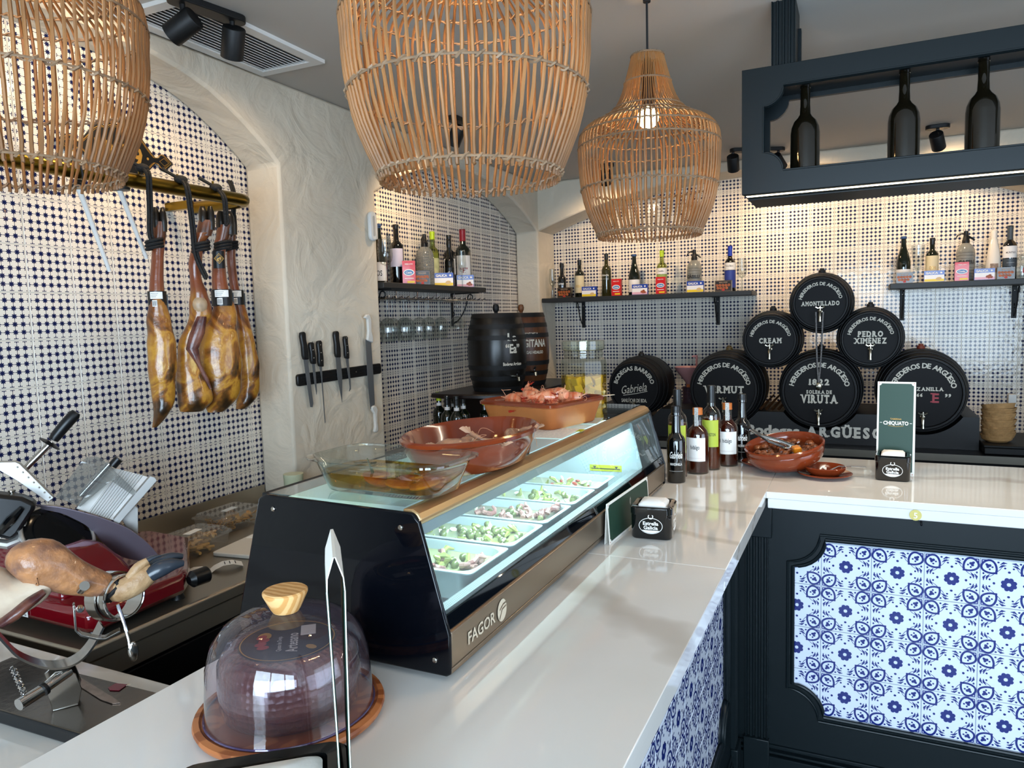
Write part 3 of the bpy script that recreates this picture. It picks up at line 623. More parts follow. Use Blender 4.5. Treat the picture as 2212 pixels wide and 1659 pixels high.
bottle('wine_bottle', 'black bottle with white strip seal behind the red niche carton', T(3.424, 2.32, Z3) @ FR, 'bordeaux', .330, .039, g_black, m_dark, (.93, 1.004), patches=[(.30, .60, 60, m_lilac, [])])
siphon('soda_siphon', 'soda siphon wrapped in silver wire mesh on the niche shelf', T(3.700, 2.31, Z3) @ FR @ RZ(-70), True)
bottle('wine_bottle', 'pale wine bottle with lime capsule behind the mesh siphon', T(3.830, 2.335, Z3) @ FR, 'bordeaux', .331, .038, g_clear, m_lime, patches=[(.12, .52, 70, mat('green_white_label', '#bdbf8e', .6, var=.3, vscale=40), [])], fill=(liquid('white_wine', '#b5b566'), .62))
bottle('beer_bottle', 'small black bottle right of the lime-capped niche bottle', T(3.915, 2.27, Z3) @ FR, 'sherry', .279, .030, g_black, m_dark, patches=[(.15, .42, 60, m_dark, [('Gab', .30, .02, .03, 'script')])])
bottle('wine_bottle', 'dark bottle with white label hidden behind the small black bottle', T(4.02, 2.33, Z3) @ FR, 'bordeaux', .326, .038, g_black, m_dark, (.93, 1.004), patches=[(.26, .55, 70, m_wlab, [('SDR', .45, .012, .03, 'k')])])
bottle('wine_bottle', 'large dark bottle with dark red capsule and white label', T(4.125, 2.29, Z3) @ FR, 'bordeaux', .370, .049, g_green, m_redc, (.80, 1.004), patches=[(.14, .55, 60, m_wlab, [('“E”', .30, .035, .05, 'r')])])
wineglass('wine_glass', 'slim glass standing before the red-capsuled niche bottle', T(3.970, 2.215, Z3), .226, .026)
tin('seafood_carton', 'red carton on the left niche shelf', T(3.395, 2.225, Z3) @ FR, .070, .127, .035, 'red')
tin('mussel_tin', 'flat brown mussel box before the mesh siphon', T(3.525, 2.222, Z3) @ FR, .085, .080, .025, 'brown')
tin('tuna_tin', 'blue and yellow tuna box on the left niche shelf', T(3.765, 2.225, Z3) @ FR, .112, .078, .025, 'galica_y')
tin('mussel_tin', 'blue and pink mussel box at the right of the niche shelf', T(4.035, 2.230, Z3) @ FR, .106, .077, .03, 'galica_p')
# ================================================================ back counter, cradle, barrels
bk = thing('back_counter', 'low back counter with brushed steel edge under the barrel cradle', 'counter')
ob('top', MB().box(4.552, 5.429, -1.25, 1.69, .812, .85), mat('back_top', '#15151a', .3), bk); ob('edge', MB().box(4.545, 4.552, -1.25, 1.69, .812, .852), mat('edge_steel', '#9c978c', .3, .9), bk); ob('cabinet', MB().box(4.60, 5.42, -1.25, 1.69, 0, .812), MATS['dark_steel_front'], bk)
bt = thing('niche_counter', 'black counter under the upright barrels in the left niche', 'counter')
ob('top', MB().box(3.075, 5.10, 1.70, 2.371, .905, .935), mat('back_top', '#15151a', .3), bt, bevel=.003); ob('riser', MB().box(3.09, 5.09, 1.73, 2.369, .871, .904), MATS['crate_black'], bt)
BIG = [(4.655, .214, 1.172, .205, .242), (4.655, -.324, 1.170, .203, .242), (4.655, .764, 1.174, .200, .238), (4.70, 1.353, 1.15, .165, .205)]
P = [(-1.66, .8505)]; N = 200
top = []
for i in range(N+1):
    y = 1.64+(-.605-1.64)*i/N; z = 1.035
    for _, cy, cz, rh, Rb in BIG:
        if abs(y-cy) < Rb: z = min(z, cz-math.sqrt((Rb+.002)**2-(y-cy)**2))
    top.append((-y, max(z, .87)))
cd = thing('barrel_cradle', 'black painted barrel cradle with white serif lettering across its front', 'stand')
poly = [(-1.64, .8505), (.605, .8505)]+top[::-1]
ob('cradle', MB().prism(poly, 0, .55, T(5.27, 0, 0) @ BW), mat('cradle_black', '#0c0c0f', .5), cd)
b = MB(); F = T(4.7195, 0, 0) @ BW
serif(b, 'ARGÜESO', F @ T(-.075, .925, 0), .062, .43, .05)
text(b, 'Bodegas', F @ T(-.478, .922, 0), .060, .31, .05); ob('lettering', b, mat('sign_white', '#d8d4c8', .6), cd)
m_barrel = mat('black_barrel', '#0f0e10', .55, spec=.35, bump=.12, bscale=9, stretch=(1, 6, 6), var=.3, vscale=5); m_head = mat('barrel_head_black', '#08070a', .62, spec=.3, bump=.05, bscale=8)
m_letter = mat('barrel_lettering', '#cfc8b8', .55); m_brass = mat('tap_metal', '#b9b2a0', .2, 1)
def barrel(name, label, c, rh, Rb, L, words, arc='HEREDEROS DE ARGÜESO', tap=True, tapz=-.45, bung='#14110f', arc_h=.13):
    o = thing(name, label, 'barrel', T(*c) @ BW)   # local z towards the viewer
    pr = []
    for i in range(15):
        t = i/14; pr.append((rh+(Rb-rh)*math.sin(PI*t)**.75, -L*t))
    ob('staves', MB().lathe([(rh*.93, -.018), (rh*.95, .0)]+pr+[(rh*.95, -L), (0, -L)], 40), m_barrel, o)
    ob('head', MB().lathe([(rh*.94, -.016), (0, -.015)][::-1], 36, cap=False), m_head, o)
    for t in (.03, .16, .30, .70, .84, .97):
        q = rh+(Rb-rh)*math.sin(PI*t)**.75; q2 = rh+(Rb-rh)*math.sin(PI*min(t+.04, 1))**.75
        ob('hoop', MB().lathe([(q+.0005, -L*t), (q+.0028, -L*t), (q2+.0028, -L*(t+.04)), (q2+.0005, -L*(t+.04))], 40, cap=False), m_blackm, o)
    ob('bung', MB().lathe([(.022, 0), (.020, .018), (.013, .022), (.013, .03), (0, .032)], 14, T(0, Rb-.004, -L*.45) @ RX(-90)), mat('bung_'+bung[1:], bung, .6), o)
    b = MB(); F = T(0, 0, -.0145)
    if arc: arc_text(b, arc, F, rh*.70, rh*arc_h, 168, 12, .03)
    for s, y, h, w, kind in words:
        if kind == 's': serif(b, s, F @ T(0, y*rh, 0), h*rh, w*rh, .05)
        elif kind == 'script':
            k0 = len(b.v); text(b, s, F @ T(0, y*rh, 0) @ RZ(9), h*rh, w*rh, .0, .45); ribbon(b, [(-.45*rh, y*rh-.30*rh), (.1*rh, y*rh-.22*rh), (.55*rh, y*rh-.12*rh)], .022*rh, .0006, F)
        elif kind == 'r': pass
        else: text(b, s, F @ T(0, y*rh, 0), h*rh, w*rh, .02)
    ob('lettering', b, m_letter, o)
    for s, y, h, w, kind in words:
        if kind == 'r': b = MB(); serif(b, s, F @ T(w*rh, y*rh, 0), h*rh); ob('red_letter', b, mat('barrel_red', '#a02a34', .5), o)
    if tap:
        q = thing_part('tap', o); q.matrix_basis = T(0, tapz*rh, -.012) @ SC(1, 1, 1)
        ob('spout', MB().tube([(0, .012, 0), (0, .012, .035), (0, 0, .042), (0, -.028, .042), (0, -.048, .042)], [.009, .009, .0085, .007, .0085], 8), m_brass, q)
        ob('flange', MB().lathe([(.013, 0), (.013, .005), (.008, .008)], 12, T(0, .012, 0)), m_brass, q)
        ob('key', MB().tube([(-.024, .040, .036), (-.012, .032, .036), (0, .035, .036), (.012, .032, .036), (.024, .040, .036)], [.007, .004, .005, .004, .007], 6).cyl((0, .012, .036), (0, .045, .036), .005, seg=8), m_brass, q)
    return o
barrel('sherry_barrel', 'black barrel lettered AMONTILLADO on top of the stack', (4.73, .215, 1.694), .150, .186, .42, [('AMONTILLADO', -.02, .17, 1.42, 's')], tapz=-.42, bung='#101012')
barrel('sherry_barrel', 'black barrel lettered CREAM at the left of the middle row', (4.73, .498, 1.476), .150, .182, .42, [('CREAM', -.02, .21, .90, 's')])
barrel('sherry_barrel', 'black barrel lettered PEDRO XIMÉNEZ right in the middle row', (4.73, -.056, 1.478), .153, .186, .42, [('PEDRO', .18, .21, .90, 's'), ('XIMÉNEZ', -.08, .21, 1.15, 's')], tapz=-.48)
barrel('sherry_barrel', 'large black barrel lettered 1822 SOLERA DE VIRUTA in the middle', (4.655, .214, 1.172), .205, .242, .52, [('1822', .27, .17, .58, 's'), ('SOLERA DE', -.02, .10, .70, 's'), ('VIRUTA', -.22, .24, 1.0, 's')], tapz=-.72, arc_h=.14)
barrel('sherry_barrel', 'large black barrel lettered MANZANILLA with a red quoted E', (4.655, -.324, 1.170), .203, .242, .52, [('MANZANILLA', .12, .10, 1.0, 's'), ('LA “     ”', -.12, .24, 1.35, 't'), ('E', -.12, .26, .31, 'r')], tapz=-.72, bung='#7a3220', arc_h=.14)
barrel('sherry_barrel', 'large black barrel lettered VERMUT behind the bar bottles', (4.655, .764, 1.174), .200, .238, .52, [('VERMUT', .0, .22, 1.25, 's')], bung='#5a4622', arc_h=.14)
barrel('sherry_barrel', 'black barrel with Gabriela script beside the cheese jar', (4.70, 1.353, 1.172), .165, .203, .46, [('Gabriela', -.02, .34, 1.05, 'script'), ('SANLÚCAR DE BDA.', -.52, .15, 1.05, 't')], 'BODEGAS BARRERO', tapz=-.80, arc_h=.17)
m_rope = mat('braided_rope', '#8e8a88', .8, var=.7, vscale=180)
rp = thing('rope_pendant', 'twisted black and white cord with metal medallion over the VIRUTA barrel', 'cord', (4.66, .214, 1.62))
for s in (-1, 1): ob('cord', MB().tube([(-.02, s*.02+.0, .02), (-.033, s*.017, -.05), (-.036, s*.014, -.18), (-.037, s*.008, -.30), (-.037, s*.001, -.39)], .0045, 6), m_rope, rp)
ob('medallion', MB().lathe([(0, -.003), (.016, -.003), (.020, 0), (.016, .003), (0, .003)], 8, T(-.037, 0, -.415) @ BW @ SC(.8, 1.3, 1)), m_brass, rp)
# ---- pink funnel jug behind, bowls, utensils, low black box
fj = thing('funnel_jug', 'dusty pink plastic funnel standing in a jug behind the bottles', 'funnel', (5.06, 1.055, .8505)); m_pink = mat('dusty_pink_plastic', '#b07f80', .45)
ob('funnel', MB().lathe([(.022, .26), (.03, .33), (.098, .42), (.104, .437), (.101, .437), (.028, .335)], 24, cap=False), m_pink, fj)
ob('handle', MB().box(.05, .09, -.035, -.029, .435, .51).box(.05, .09, -.035, -.005, .50, .51), m_pink, fj, bevel=.002); ob('jug', MB().lathe([(0, 0), (.055, 0), (.06, .02), (.048, .24), (.05, .30)], 20, cap=False), thin_glass('smoked_plastic', '#8a7884', 1.2, haze=.35, hazecol='#6a5460'), fj)
ob('tab', MB().box(-.052, -.048, -.01, .012, .30, .32), mat('orange_tab', '#c05a10', .5), fj)
fj.location.z = .8505
ut = thing('utensil_tray', 'bundle of wooden-handled utensils lying between the big barrels', 'utensils', (4.80, .49, 1.036)); m_uw = mat('dark_wood', '#4a2e18', .5, var=.3, vscale=20)
for i in range(4): ob('handle', MB().tube([(-.04, .065-.035*i, .01), (.03, .03-.035*i, .05), (.10, .0-.035*i, .085)], [.009, .007, .005], 8), m_uw, ut)
lbx = thing('low_box', 'low matt black box on the back counter at far right', 'box', (4.60, -.78, .8525)); ob('body', MB().box(0, .5, -.17, .165, 0, .035), m_blackm, lbx, bevel=.004); ob('lid', MB().box(-.004, .504, -.174, .169, .036, .05), m_blackm, lbx, bevel=.004)
bw_me = None; m_kraft = mat('palm_leaf_kraft', '#b48a58', .75, var=.25, vscale=30, bump=.3, bscale=60)
for i in range(14):
    h = .9035+.0125*i; k = 8; last = i == 13
    if bw_me is None:
        P = []; 
        bb = MB(); rings = []
        for (rr_, z) in ((.052, 0), (.070, .012), (.080, .040), (.0785, .040), (.068, .014), (.050, .003)):
            rings.append([(rr_*math.cos(2*PI*j/32)*(1+.025*math.cos(8*2*PI*j/32)), rr_*math.sin(2*PI*j/32)*(1+.025*math.cos(8*2*PI*j/32)), z) for j in range(32)])
        bb.loft(rings, cap=False); bb.add([(.052*math.cos(2*PI*j/32), .052*math.sin(2*PI*j/32), .001) for j in range(32)], [tuple(range(32))]); bw_me = bb.data('leaf_bowl', m_kraft)
    o = link('leaf_bowl', bw_me, None, T(4.74+.004*math.sin(i*1.7), -.695+.004*math.cos(i*2.3), h+(.006 if last else 0)) @ RZ(i*37) @ (RX(9) if last else Matrix()))
    tag(o, 'small brown bowl tilted on top of the bowl stack' if last else 'small brown leaf bowl nested in the stack, %s from the bottom' % ('lowest second third fourth fifth sixth seventh eighth ninth tenth eleventh twelfth thirteenth'.split()[i]) if i else 'small brown leaf bowl at the very bottom of the stack', 'bowl', 'stacked brown bowls')
pc = thing('paper_roll', 'white plastic strip box standing upright behind the bowl stack', 'box', (4.95, -.79, .9035)); ob('body', MB().box(0, .05, -.02, .02, 0, .24), mat('milky_plastic', '#bdb9b2', .4), pc, bevel=.004)
# ---- rack with upright barrels in the left niche
rk2 = thing('barrel_rack', 'dark wooden rack holding two upright barrels in the left niche', 'rack'); m_dw = mat('dark_rack_wood', '#1c1210', .35, var=.3, vscale=6, stretch=(1, 8, 1))
b = MB(); b.prism([(3.47, 2.16), (3.43, 2.05), (3.45, 1.80), (3.55, 1.67), (3.80, 1.64), (4.50, 1.64), (4.50, 2.16)], 1.222, 1.248); ob('top', b, m_dw, rk2, bevel=.006)
for x, y in ((4.44, 1.70), (4.44, 2.10), (3.68, 2.12), (3.75, 1.70)): ob('leg', MB().box(x-.03, x+.03, y-.03, y+.03, .936, 1.222), m_dw, rk2)
ob('back_panel', MB().box(3.74, 4.42, 2.12, 2.135, .937, 1.222), m_dw, rk2)
def upright(name, label, M, mats, words, knob):
    o = thing(name, label, 'barrel', M); H = .435; rh, Rb = .135, .168
    rr = lambda t: rh+(Rb-rh)*math.sin(PI*t)**.8
    ob('staves', MB().lathe([(0, .01), (rh*.93, .01), (rh*.95, 0)]+[(rr(i/16), H*i/16) for i in range(17)]+[(rh*.95, H), (rh*.93, H-.012), (0, H-.012)], 40), mats[0], o)
    for t in (.0, .14, .28, .66, .80, .94): ob('hoop', MB().lathe([(rr(t)+.0005, H*t), (rr(t)+.002, H*t), (rr(min(t+.06, 1))+.002, H*(t+.06)), (rr(min(t+.06, 1))+.0005, H*(t+.06))], 40, cap=False), mats[1], o)
    ob('stopper', MB().lathe([(.012, 0), (.010, .018), (.017, .03), (.019, .045), (.014, .062), (0, .066)], 12, T(0, 0, H-.012)), mats[2], o)
    b = MB()
    for s, z, h, w in words: text(b, s, T(-rr(z/H)-.001, 0, z) @ BW, h, w, .03, bend=rr(z/H)+.001)
    ob('lettering', b, m_letter, o)
    q = thing_part('tap', o); q.matrix_basis = T(-rr(.2), 0, .085)
    ob('spout', MB().tube([(0, 0, 0), (-.05, 0, 0), (-.062, 0, -.004), (-.066, 0, -.022)], [.010, .008, .008, .007], 8), m_brass, q); ob('key', MB().tube([(-.045, 0, .008), (-.045, 0, .02), (-.06, 0, .028)], .006, 8), m_black, q)
    return o
upright('upright_barrel', 'dark upright barrel with partly hidden white lettering, left of two', T(3.715, 1.862, 1.2485) @ RZ(58), (mat('near_black_wood', '#15120f', .3, var=.4, vscale=5), m_blackm, m_blackm), [('La', .30, .05, .06), ('“Ea”', .24, .05, .09), ('Bodegas Argüeso', .155, .018, .12)], 0)
upright('upright_barrel', 'brown wood upright barrel with black hoops, right of two', T(4.09, 1.878, 1.2485) @ RZ(45), (mat('brown_barrel_wood', '#5a3218', .35, var=.35, vscale=6, stretch=(8, 8, 1)), m_blackm, mat('turned_wood', '#6b4222', .5)), [('MANZANILLA', .31, .016, .09), ('LA GITANA', .255, .045, .21), ('BODEGAS HIDALGO', .20, .018, .16)], 0)
NB = [(3.60, 2.19, 'lime', 'dark bottle with lime capsule furthest left under the rack'), (3.43, 2.035, 'd', 'dark bottle second from left in front of the barrel rack'), (3.58, 2.08, 'd', 'dark bottle standing behind the front row beside the rack'), (3.41, 1.965, 'd', 'dark bottle with white neck band third from left'), (3.50, 1.975, 'l', 'dark bottle with thin lime ring beside the rack'), ]
for x, y, c, lb in NB:
    bottle('wine_bottle', lb, T(x, y, .9355) @ RZ(30), 'bordeaux', .305, .037, g_green, m_lime if c == 'lime' else m_dark, (.84, 1.004), patches=[(.12, .40, 60, m_wlab, []), (.78, .83, 0, None, [])])
    ob('neck_band', MB().lathe([(.0152, .225), (.0152, .245)], 14, cap=False), m_wlab, bpy.context.scene.objects[[o.name for o in COL.objects if o.name.startswith('wine_bottle')][-1]] if False else [o for o in COL.objects if o.get('label') == lb][0])
for i, (x, y) in enumerate([(3.60, 1.895), (3.61, 1.83), (3.62, 1.765)]):
    bottle('wine_bottle', ['green-capped bottle left of three under the dark upright barrel', 'green-capped bottle in the middle under the dark upright barrel', 'green-capped bottle right of three under the dark upright barrel'][i], T(x, y, .9355) @ RZ(30), 'bordeaux', .284, .031, g_green, m_lime, (.84, 1.004), patches=[(.12, .50, 60, m_cream, [])])
from mathutils import noise
def wob(p, s=8, a=.004): n = noise.noise_vector(Vector(p)*s); return (p[0]+n.x*a, p[1]+n.y*a, p[2]+n.z*a*.6)
def catmull(P, k=4):
    out = []; n = len(P); D = len(P[0])
    for i in range(n-1):
        a, b, c, d = P[max(i-1, 0)], P[i], P[i+1], P[min(i+2, n-1)]
        for j in range(k):
            t = j/k; out.append(tuple(.5*(2*b[q]+(c[q]-a[q])*t+(2*a[q]-5*b[q]+4*c[q]-d[q])*t*t+(3*b[q]-a[q]-3*c[q]+d[q])*t**3) for q in range(D)))
    return out+[tuple(P[-1])]
# ================================================================ rattan pendant lamps
m_cane = mat('rattan_cane', '#a06c3a', .55, col2='#6e4c2e', vscale=14, stretch=(1, 1, .35), bump=.1, bscale=60); m_bind = mat('rattan_binding', '#8f7358', .6, var=.3, vscale=60)
m_cord = mat('fabric_cord', '#141416', .8); m_bulb = mat('lit_bulb', '#fff0d8', .4, emit=14, ecol='#ffd9a0')
PROF = catmull([(.1625, -.013), (.165, 0), (.187, .049), (.206, .105), (.217, .17), (.2212, .235), (.2215, .283), (.2145, .312), (.198, .334), (.162, .353), (.127, .373), (.099, .401), (.081, .440), (.063, .50), (.0485, .555)], 2)
def pr(z):
    for (a, b), (c, d) in zip(PROF, PROF[1:]):
        if b <= z <= d: return a+(c-a)*(z-b)/(d-b)
    return PROF[-1][0]
canes = []
for v in range(4):
    rnd = random.Random(v); b = MB(); P = []
    for i, (r, z) in enumerate(PROF): w = .0011*(1-z/.6); P.append((r+rnd.uniform(-1, 1)*.0007, rnd.uniform(-1, 1)*w, z))
    b.tube(P, [.0032 if z < .33 else .0032-.0014*min((z-.33)/.12, 1) for r, z in PROF], 6); canes.append(b.data('cane', m_cane))
def hring(r, z, minor, turns, rad, name):
    b = MB(); n = turns*5; b.tube([((r+minor*math.cos(turns*2*PI*i/n))*math.cos(2*PI*i/n), (r+minor*math.cos(turns*2*PI*i/n))*math.sin(2*PI*i/n), z+minor*math.sin(turns*2*PI*i/n)) for i in range(n)], rad, 4, closed=True); return b
def pendant(label, M, cordlen, spin, watt=12):
    o = thing('pendant_lamp', label, 'lamp', M @ RZ(spin), 'rattan pendant lamps over the bar')
    N = 78; rnd = random.Random(spin)
    for i in range(N): link('cane', canes[i % 4] if not pend else canes[(i*7) % 4], o, RZ(360*i/N+rnd.uniform(-1, 1)*.6))
    for z, big in ((0.0, 1), (.142, 1), (.272, 0), (.312, 0), (.342, 0), (.362, 0), (.388, 0), (.470, 0), (.552, 1)):
        r = pr(z)
        b = hring(r, z, .0055 if (big and z < .5) else .0036, 42, .0024 if big and z < .5 else .0016, 'r'); b.tube([((r+.003)*math.cos(2*PI*i/48), (r+.003)*math.sin(2*PI*i/48), z) for i in range(48)], .0022, 5, closed=True)
        ob('binding_ring', b, m_bind, o)
    ob('socket', MB().lathe([(0, .40), (.018, .40), (.020, .45), (.020, .52), (.010, .545), (.004, .55)], 14), m_black, o)
    ob('bulb', MB().sphere((0, 0, .362), .034, 16, 10), m_bulb, o)
    ob('cord', MB().cyl((0, 0, .54), (0, 0, cordlen), .0035, seg=8), m_cord, o); ob('ceiling_rose', MB().lathe([(0, cordlen-.03), (.012, cordlen-.03), (.014, cordlen)], 12), m_cord, o)
    pend.append(o); l = lamp('bulb_light', 'POINT', (0, 0, .362), watt, (1, .58, .22), shadow_soft_size=.037); l.parent = o
pend = []
LAMP_W = 14
pendant('rattan pendant lamp seen whole, hanging near the green bottle shelf', T(2.353, .618, 1.913), .745, 3)
pendant('large rattan pendant lamp in the middle, its top cut by the frame', T(1.205, .648, 1.913), .745, 17)
pendant('rattan pendant lamp at the left edge of the frame over the hams', T(.859, 1.394, 1.944), .714, 31, 5.5)
# ================================================================ ceiling spotlights
m_spot = mat('spot_black', '#0b0c0e', .5); m_lens = mat('spot_lens', '#ffe9c8', .4, emit=6, ecol='#ffd09a')
def spot(label, c, yaw, L, heads, k=1, cat='spotlight'):
    o = thing('ceiling_spotlight', label, cat, T(*c) @ RZ(yaw))
    ob('base_plate', MB().prism([(x, y) for x, y in rrect(-L/2, L/2, -.032, .032, .0315, 8)], -.022, 0), m_spot, o, bevel=.003)
    Mi = (T(*c) @ RZ(yaw)).inverted()
    for hx_, d in heads:
        dv = (Mi.to_3x3() @ Vector(d)).normalized(); p = Vector((hx_, 0, -.085)); a = p-dv*.045; e = p+dv*.05
        h = thing_part('spot_head', o)
        ob('housing', MB().lathe([(0, 0), (.034, 0), (.036, .003), (.036, .095), (.033, .095), (.031, .085), (0, .085)], 24, align(a, e)), m_spot, h)
        ob('lens', MB().lathe([(0, .0), (.030, .0)][::-1], 20, align(a, e) @ T(0, 0, .0865), cap=False), m_lens, h)
        ob('joint', MB().tube([(hx_, 0, -.02), (hx_, 0, -.045), tuple(a+dv*.008)], [.009, .008, .007], 8), m_spot, h)
        s = lamp('spot_light', 'SPOT', tuple(e+dv*.012), SPOT_W*k, (1, .71, .42), spot_size=R(125), spot_blend=1.0, shadow_soft_size=.03); s.parent = o
        s.rotation_euler = dv.to_track_quat('-Z', 'Y').to_euler()
SPOT_W = 16
spot('black twin ceiling spotlight bar beside the white vent at top left', (1.768, 1.872, CEIL), -10.6, .26, [(-.085, (-.25, 1, -.55)), (.085, (.35, .55, -.9))], .5)
spot('black twin ceiling spotlight seen half behind the green bottle shelf', (4.84, .587, CEIL), -64, .34, [(-.15, (.75, .05, -.9)), (.13, (.8, -.4, -.7))])
spot('black ceiling spotlight seen between the first two hanging bottles', (4.80, -.376, CEIL), 90, .12, [(0, (.8, -.25, -.75))])
spot('black ceiling spotlight seen through the middle rattan lamp', (3.28, 1.836, CEIL), 0, .12, [(0, (.35, .7, -.9))])
spot('black ceiling spotlight seen through the smaller rattan lamp', (4.767, 1.545, CEIL), 90, .12, [(0, (.7, .15, -.9))])
# ================================================================ hanging green shelf
hs = thing('hanging_bottle_shelf', 'dark green hanging bottle shelf with light strip below', 'shelf', T(2.60, 0, 0) @ BW)   # local x = -Y, y up, z towards the camera
fr = MB(); hole = scallop(-.297, 1.25, 2.112, 2.384, .062)
plate(fr, [(-.365, 2.043), (1.35, 2.043), (1.35, 2.449), (-.365, 2.449)], [hole[::-1]], -.018, 0); ob('front_frame', fr, m_green, hs, bevel=.002)
fr = MB(); plate(fr, [(-.345, 2.03), (1.35, 2.03), (1.35, 2.449), (-.345, 2.449)], [hole[::-1]], -.218, -.200); ob('rear_frame', fr, m_green, hs)
for dz in (-.001, -.017): ob('bead', MB().tube([(a, c, dz) for a, c in scallop(-.297, 1.25, 2.112, 2.384, .062, 8)], .0035, 6, closed=True), m_green, hs)
ob('top_board', MB().box(-.355, 1.35, 2.40, 2.440, -.20, -.018), m_green, hs); ob('bottom_board', MB().box(-.340, 1.35, 2.030, 2.066, -.20, -.03), m_green, hs)
ob('end_board', MB().box(-.362, -.344, 2.045, 2.44, -.2, -.018), m_green, hs)
b = MB(); b.add([(-.362, 2.043, -.0005), (1.35, 2.043, -.0005), (1.35, 2.028, -.019), (-.345, 2.028, -.019)], [(0, 1, 2, 3)]); b.box(-.345, 1.35, 2.026, 2.030, -.218, -.018); ob('chamfer', b, m_green, hs, smooth=0)
ob('light_strip', MB().add([(-.352, 2.0385, -.0046), (1.35, 2.0385, -.0046), (1.35, 2.0345, -.0096), (-.348, 2.0345, -.0096)], [(0, 1, 2, 3)]), mat('led_strip', '#fff4dc', .4, emit=5, ecol='#ffe9c0'), hs, smooth=0)
l = lamp('strip_light', 'AREA', (2.585, -.30, 2.022), 5.5, (1, .86, .66), shape='RECTANGLE', size=1.3, size_y=.02, aim=(2.45, -.30, 1.2))
for (x, z, h, nf) in ((-.2355, -.055, CEIL, 4), ): 
    b = MB(); P = [(-.275, -.02)]
    for k in range(4): a = -.275+.074*(k+.15)/4; c = -.275+.074*(k+.85)/4; P += [(a, -.02), (a+.002, -.027), (c-.002, -.027), (c, -.02)]
    P += [(-.201, -.02), (-.201, -.19), (-.275, -.19)]
    b.add([(x_, 2.449, y_) for x_, y_ in P]+[(x_, CEIL-.001, y_) for x_, y_ in P], [(i, (i+1) % len(P), len(P)+(i+1) % len(P), len(P)+i) for i in range(len(P))]); ob('post', b, m_green, hs, smooth=0)
ob('post_trim', MB().box(-.201, -.192, 2.449, CEIL-.06, -.17, -.14), m_green, hs)
hb = None
g_mag = mat('dark_brown_bottle_glass', '#120f08', .05, spec=.7, coat=.5, trans=0)
for i, (y, lb) in enumerate([(.175, 'large empty dark bottle in the hanging shelf, leftmost of three'), (-.118, 'large empty dark bottle in the hanging shelf, middle of three'), (-.331, 'large empty dark bottle in the hanging shelf, rightmost of three')]):
    if hb is None: hb = thing('magnum_bottle', lb, 'bottle', T(2.705, y, 2.0665), 'magnums on the hanging shelf'); ob('glass', MB().lathe([(0, 0), (.044, 0), (.0465, .003), (.0465, .175), (.044, .195), (.036, .215), (.024, .228), (.0175, .238), (.0155, .27), (.0150, .322), (.0165, .323), (.0165, .331), (.012, .332)], 28), g_mag, hb)
    else: dup(hb, T(2.705, y, 2.0665), lb)
# ================================================================ brass rail, hams
m_brassr = mat('satin_brass', '#8e742c', .28, 1, bump=.03, bscale=40)
br = thing('ham_rail', 'satin brass rail on the tiled wall with hams hanging from it', 'rail', (0, 2.1, 2.122))
ob('bar', MB().tube([(.55, 0, 0), (2.08, 0, 0), (2.105, .006, 0), (2.12, .022, 0), (2.125, .05, 0), (2.125, .283, 0)], .0235, 18), m_brassr, br)
ob('wall_mount', MB().box(1.985, 2.01, .16, .284, -.030, .0), m_brassr, br)
for x in (1.245, 1.46, 1.66, 1.807, 1.958): ob('pin', MB().cyl((x, 0, .018), (x, 0, .048), .004, seg=8), m_brassr, br)
def ham_mat():
    m = mat('cured_ham_skin', '#b87a2a', .28, coat=.35, bump=.35, bscale=26); n = m.node_tree.nodes; l = m.node_tree.links; b = n['Principled BSDF']
    tc = n.new('ShaderNodeTexCoord'); t = n.new('ShaderNodeTexNoise'); t.inputs['Scale'].default_value = 7; t.inputs['Detail'].default_value = 7; t.inputs['Distortion'].default_value = 1.2; l.new(tc.outputs['Object'], t.inputs[0])
    rp = n.new('ShaderNodeValToRGB'); l.new(t.outputs[0], rp.inputs[0]); e = rp.color_ramp.elements
    e[0].position = .34; e[0].color = lin('#2a1d10'); e[1].position = .70; e[1].color = lin('#d2aa60')
    for p, c in ((.43, '#5a3a16'), (.48, '#8a5420'), (.55, '#bc8830'), (.62, '#9c6424')): k = e.new(p); k.color = lin(c)
    sp = n.new('ShaderNodeSeparateXYZ'); l.new(tc.outputs['Object'], sp.inputs[0]); mr = n.new('ShaderNodeMapRange'); mr.inputs[1].default_value = -.01; mr.inputs[2].default_value = .14; l.new(sp.outputs[2], mr.inputs[0])
    t2 = n.new('ShaderNodeTexNoise'); t2.inputs['Scale'].default_value = 14; l.new(tc.outputs['Object'], t2.inputs[0]); ad = n.new('ShaderNodeMath'); ad.operation = 'MULTIPLY_ADD'; ad.inputs[1].default_value = .7; ad.inputs[2].default_value = -.35; l.new(t2.outputs[0], ad.inputs[0])
    a2 = n.new('ShaderNodeMath'); a2.operation = 'ADD'; a2.use_clamp = True; l.new(ad.outputs[0], a2.inputs[0]); l.new(mr.outputs[0], a2.inputs[1])
    mx = n.new('ShaderNodeMix'); mx.data_type = 'RGBA'; l.new(a2.outputs[0], mx.inputs[0]); l.new(rp.outputs[0], mx.inputs[6]); mx.inputs[7].default_value = lin('#7a3f24'); l.new(mx.outputs[2], b.inputs['Base Color']); return m
m_ham = ham_mat(); m_shank = mat('ham_shank', '#7a4426', .3, coat=.3, col2='#4a2a1a', vscale=14, bump=.3, bscale=30); m_hoof = mat('black_hoof', '#16120e', .35, bump=.3, bscale=40)
m_meat = mat('dark_cured_meat', '#3c1416', .35, coat=.3, col2='#7a4a38', vscale=24, bump=.3, bscale=40)
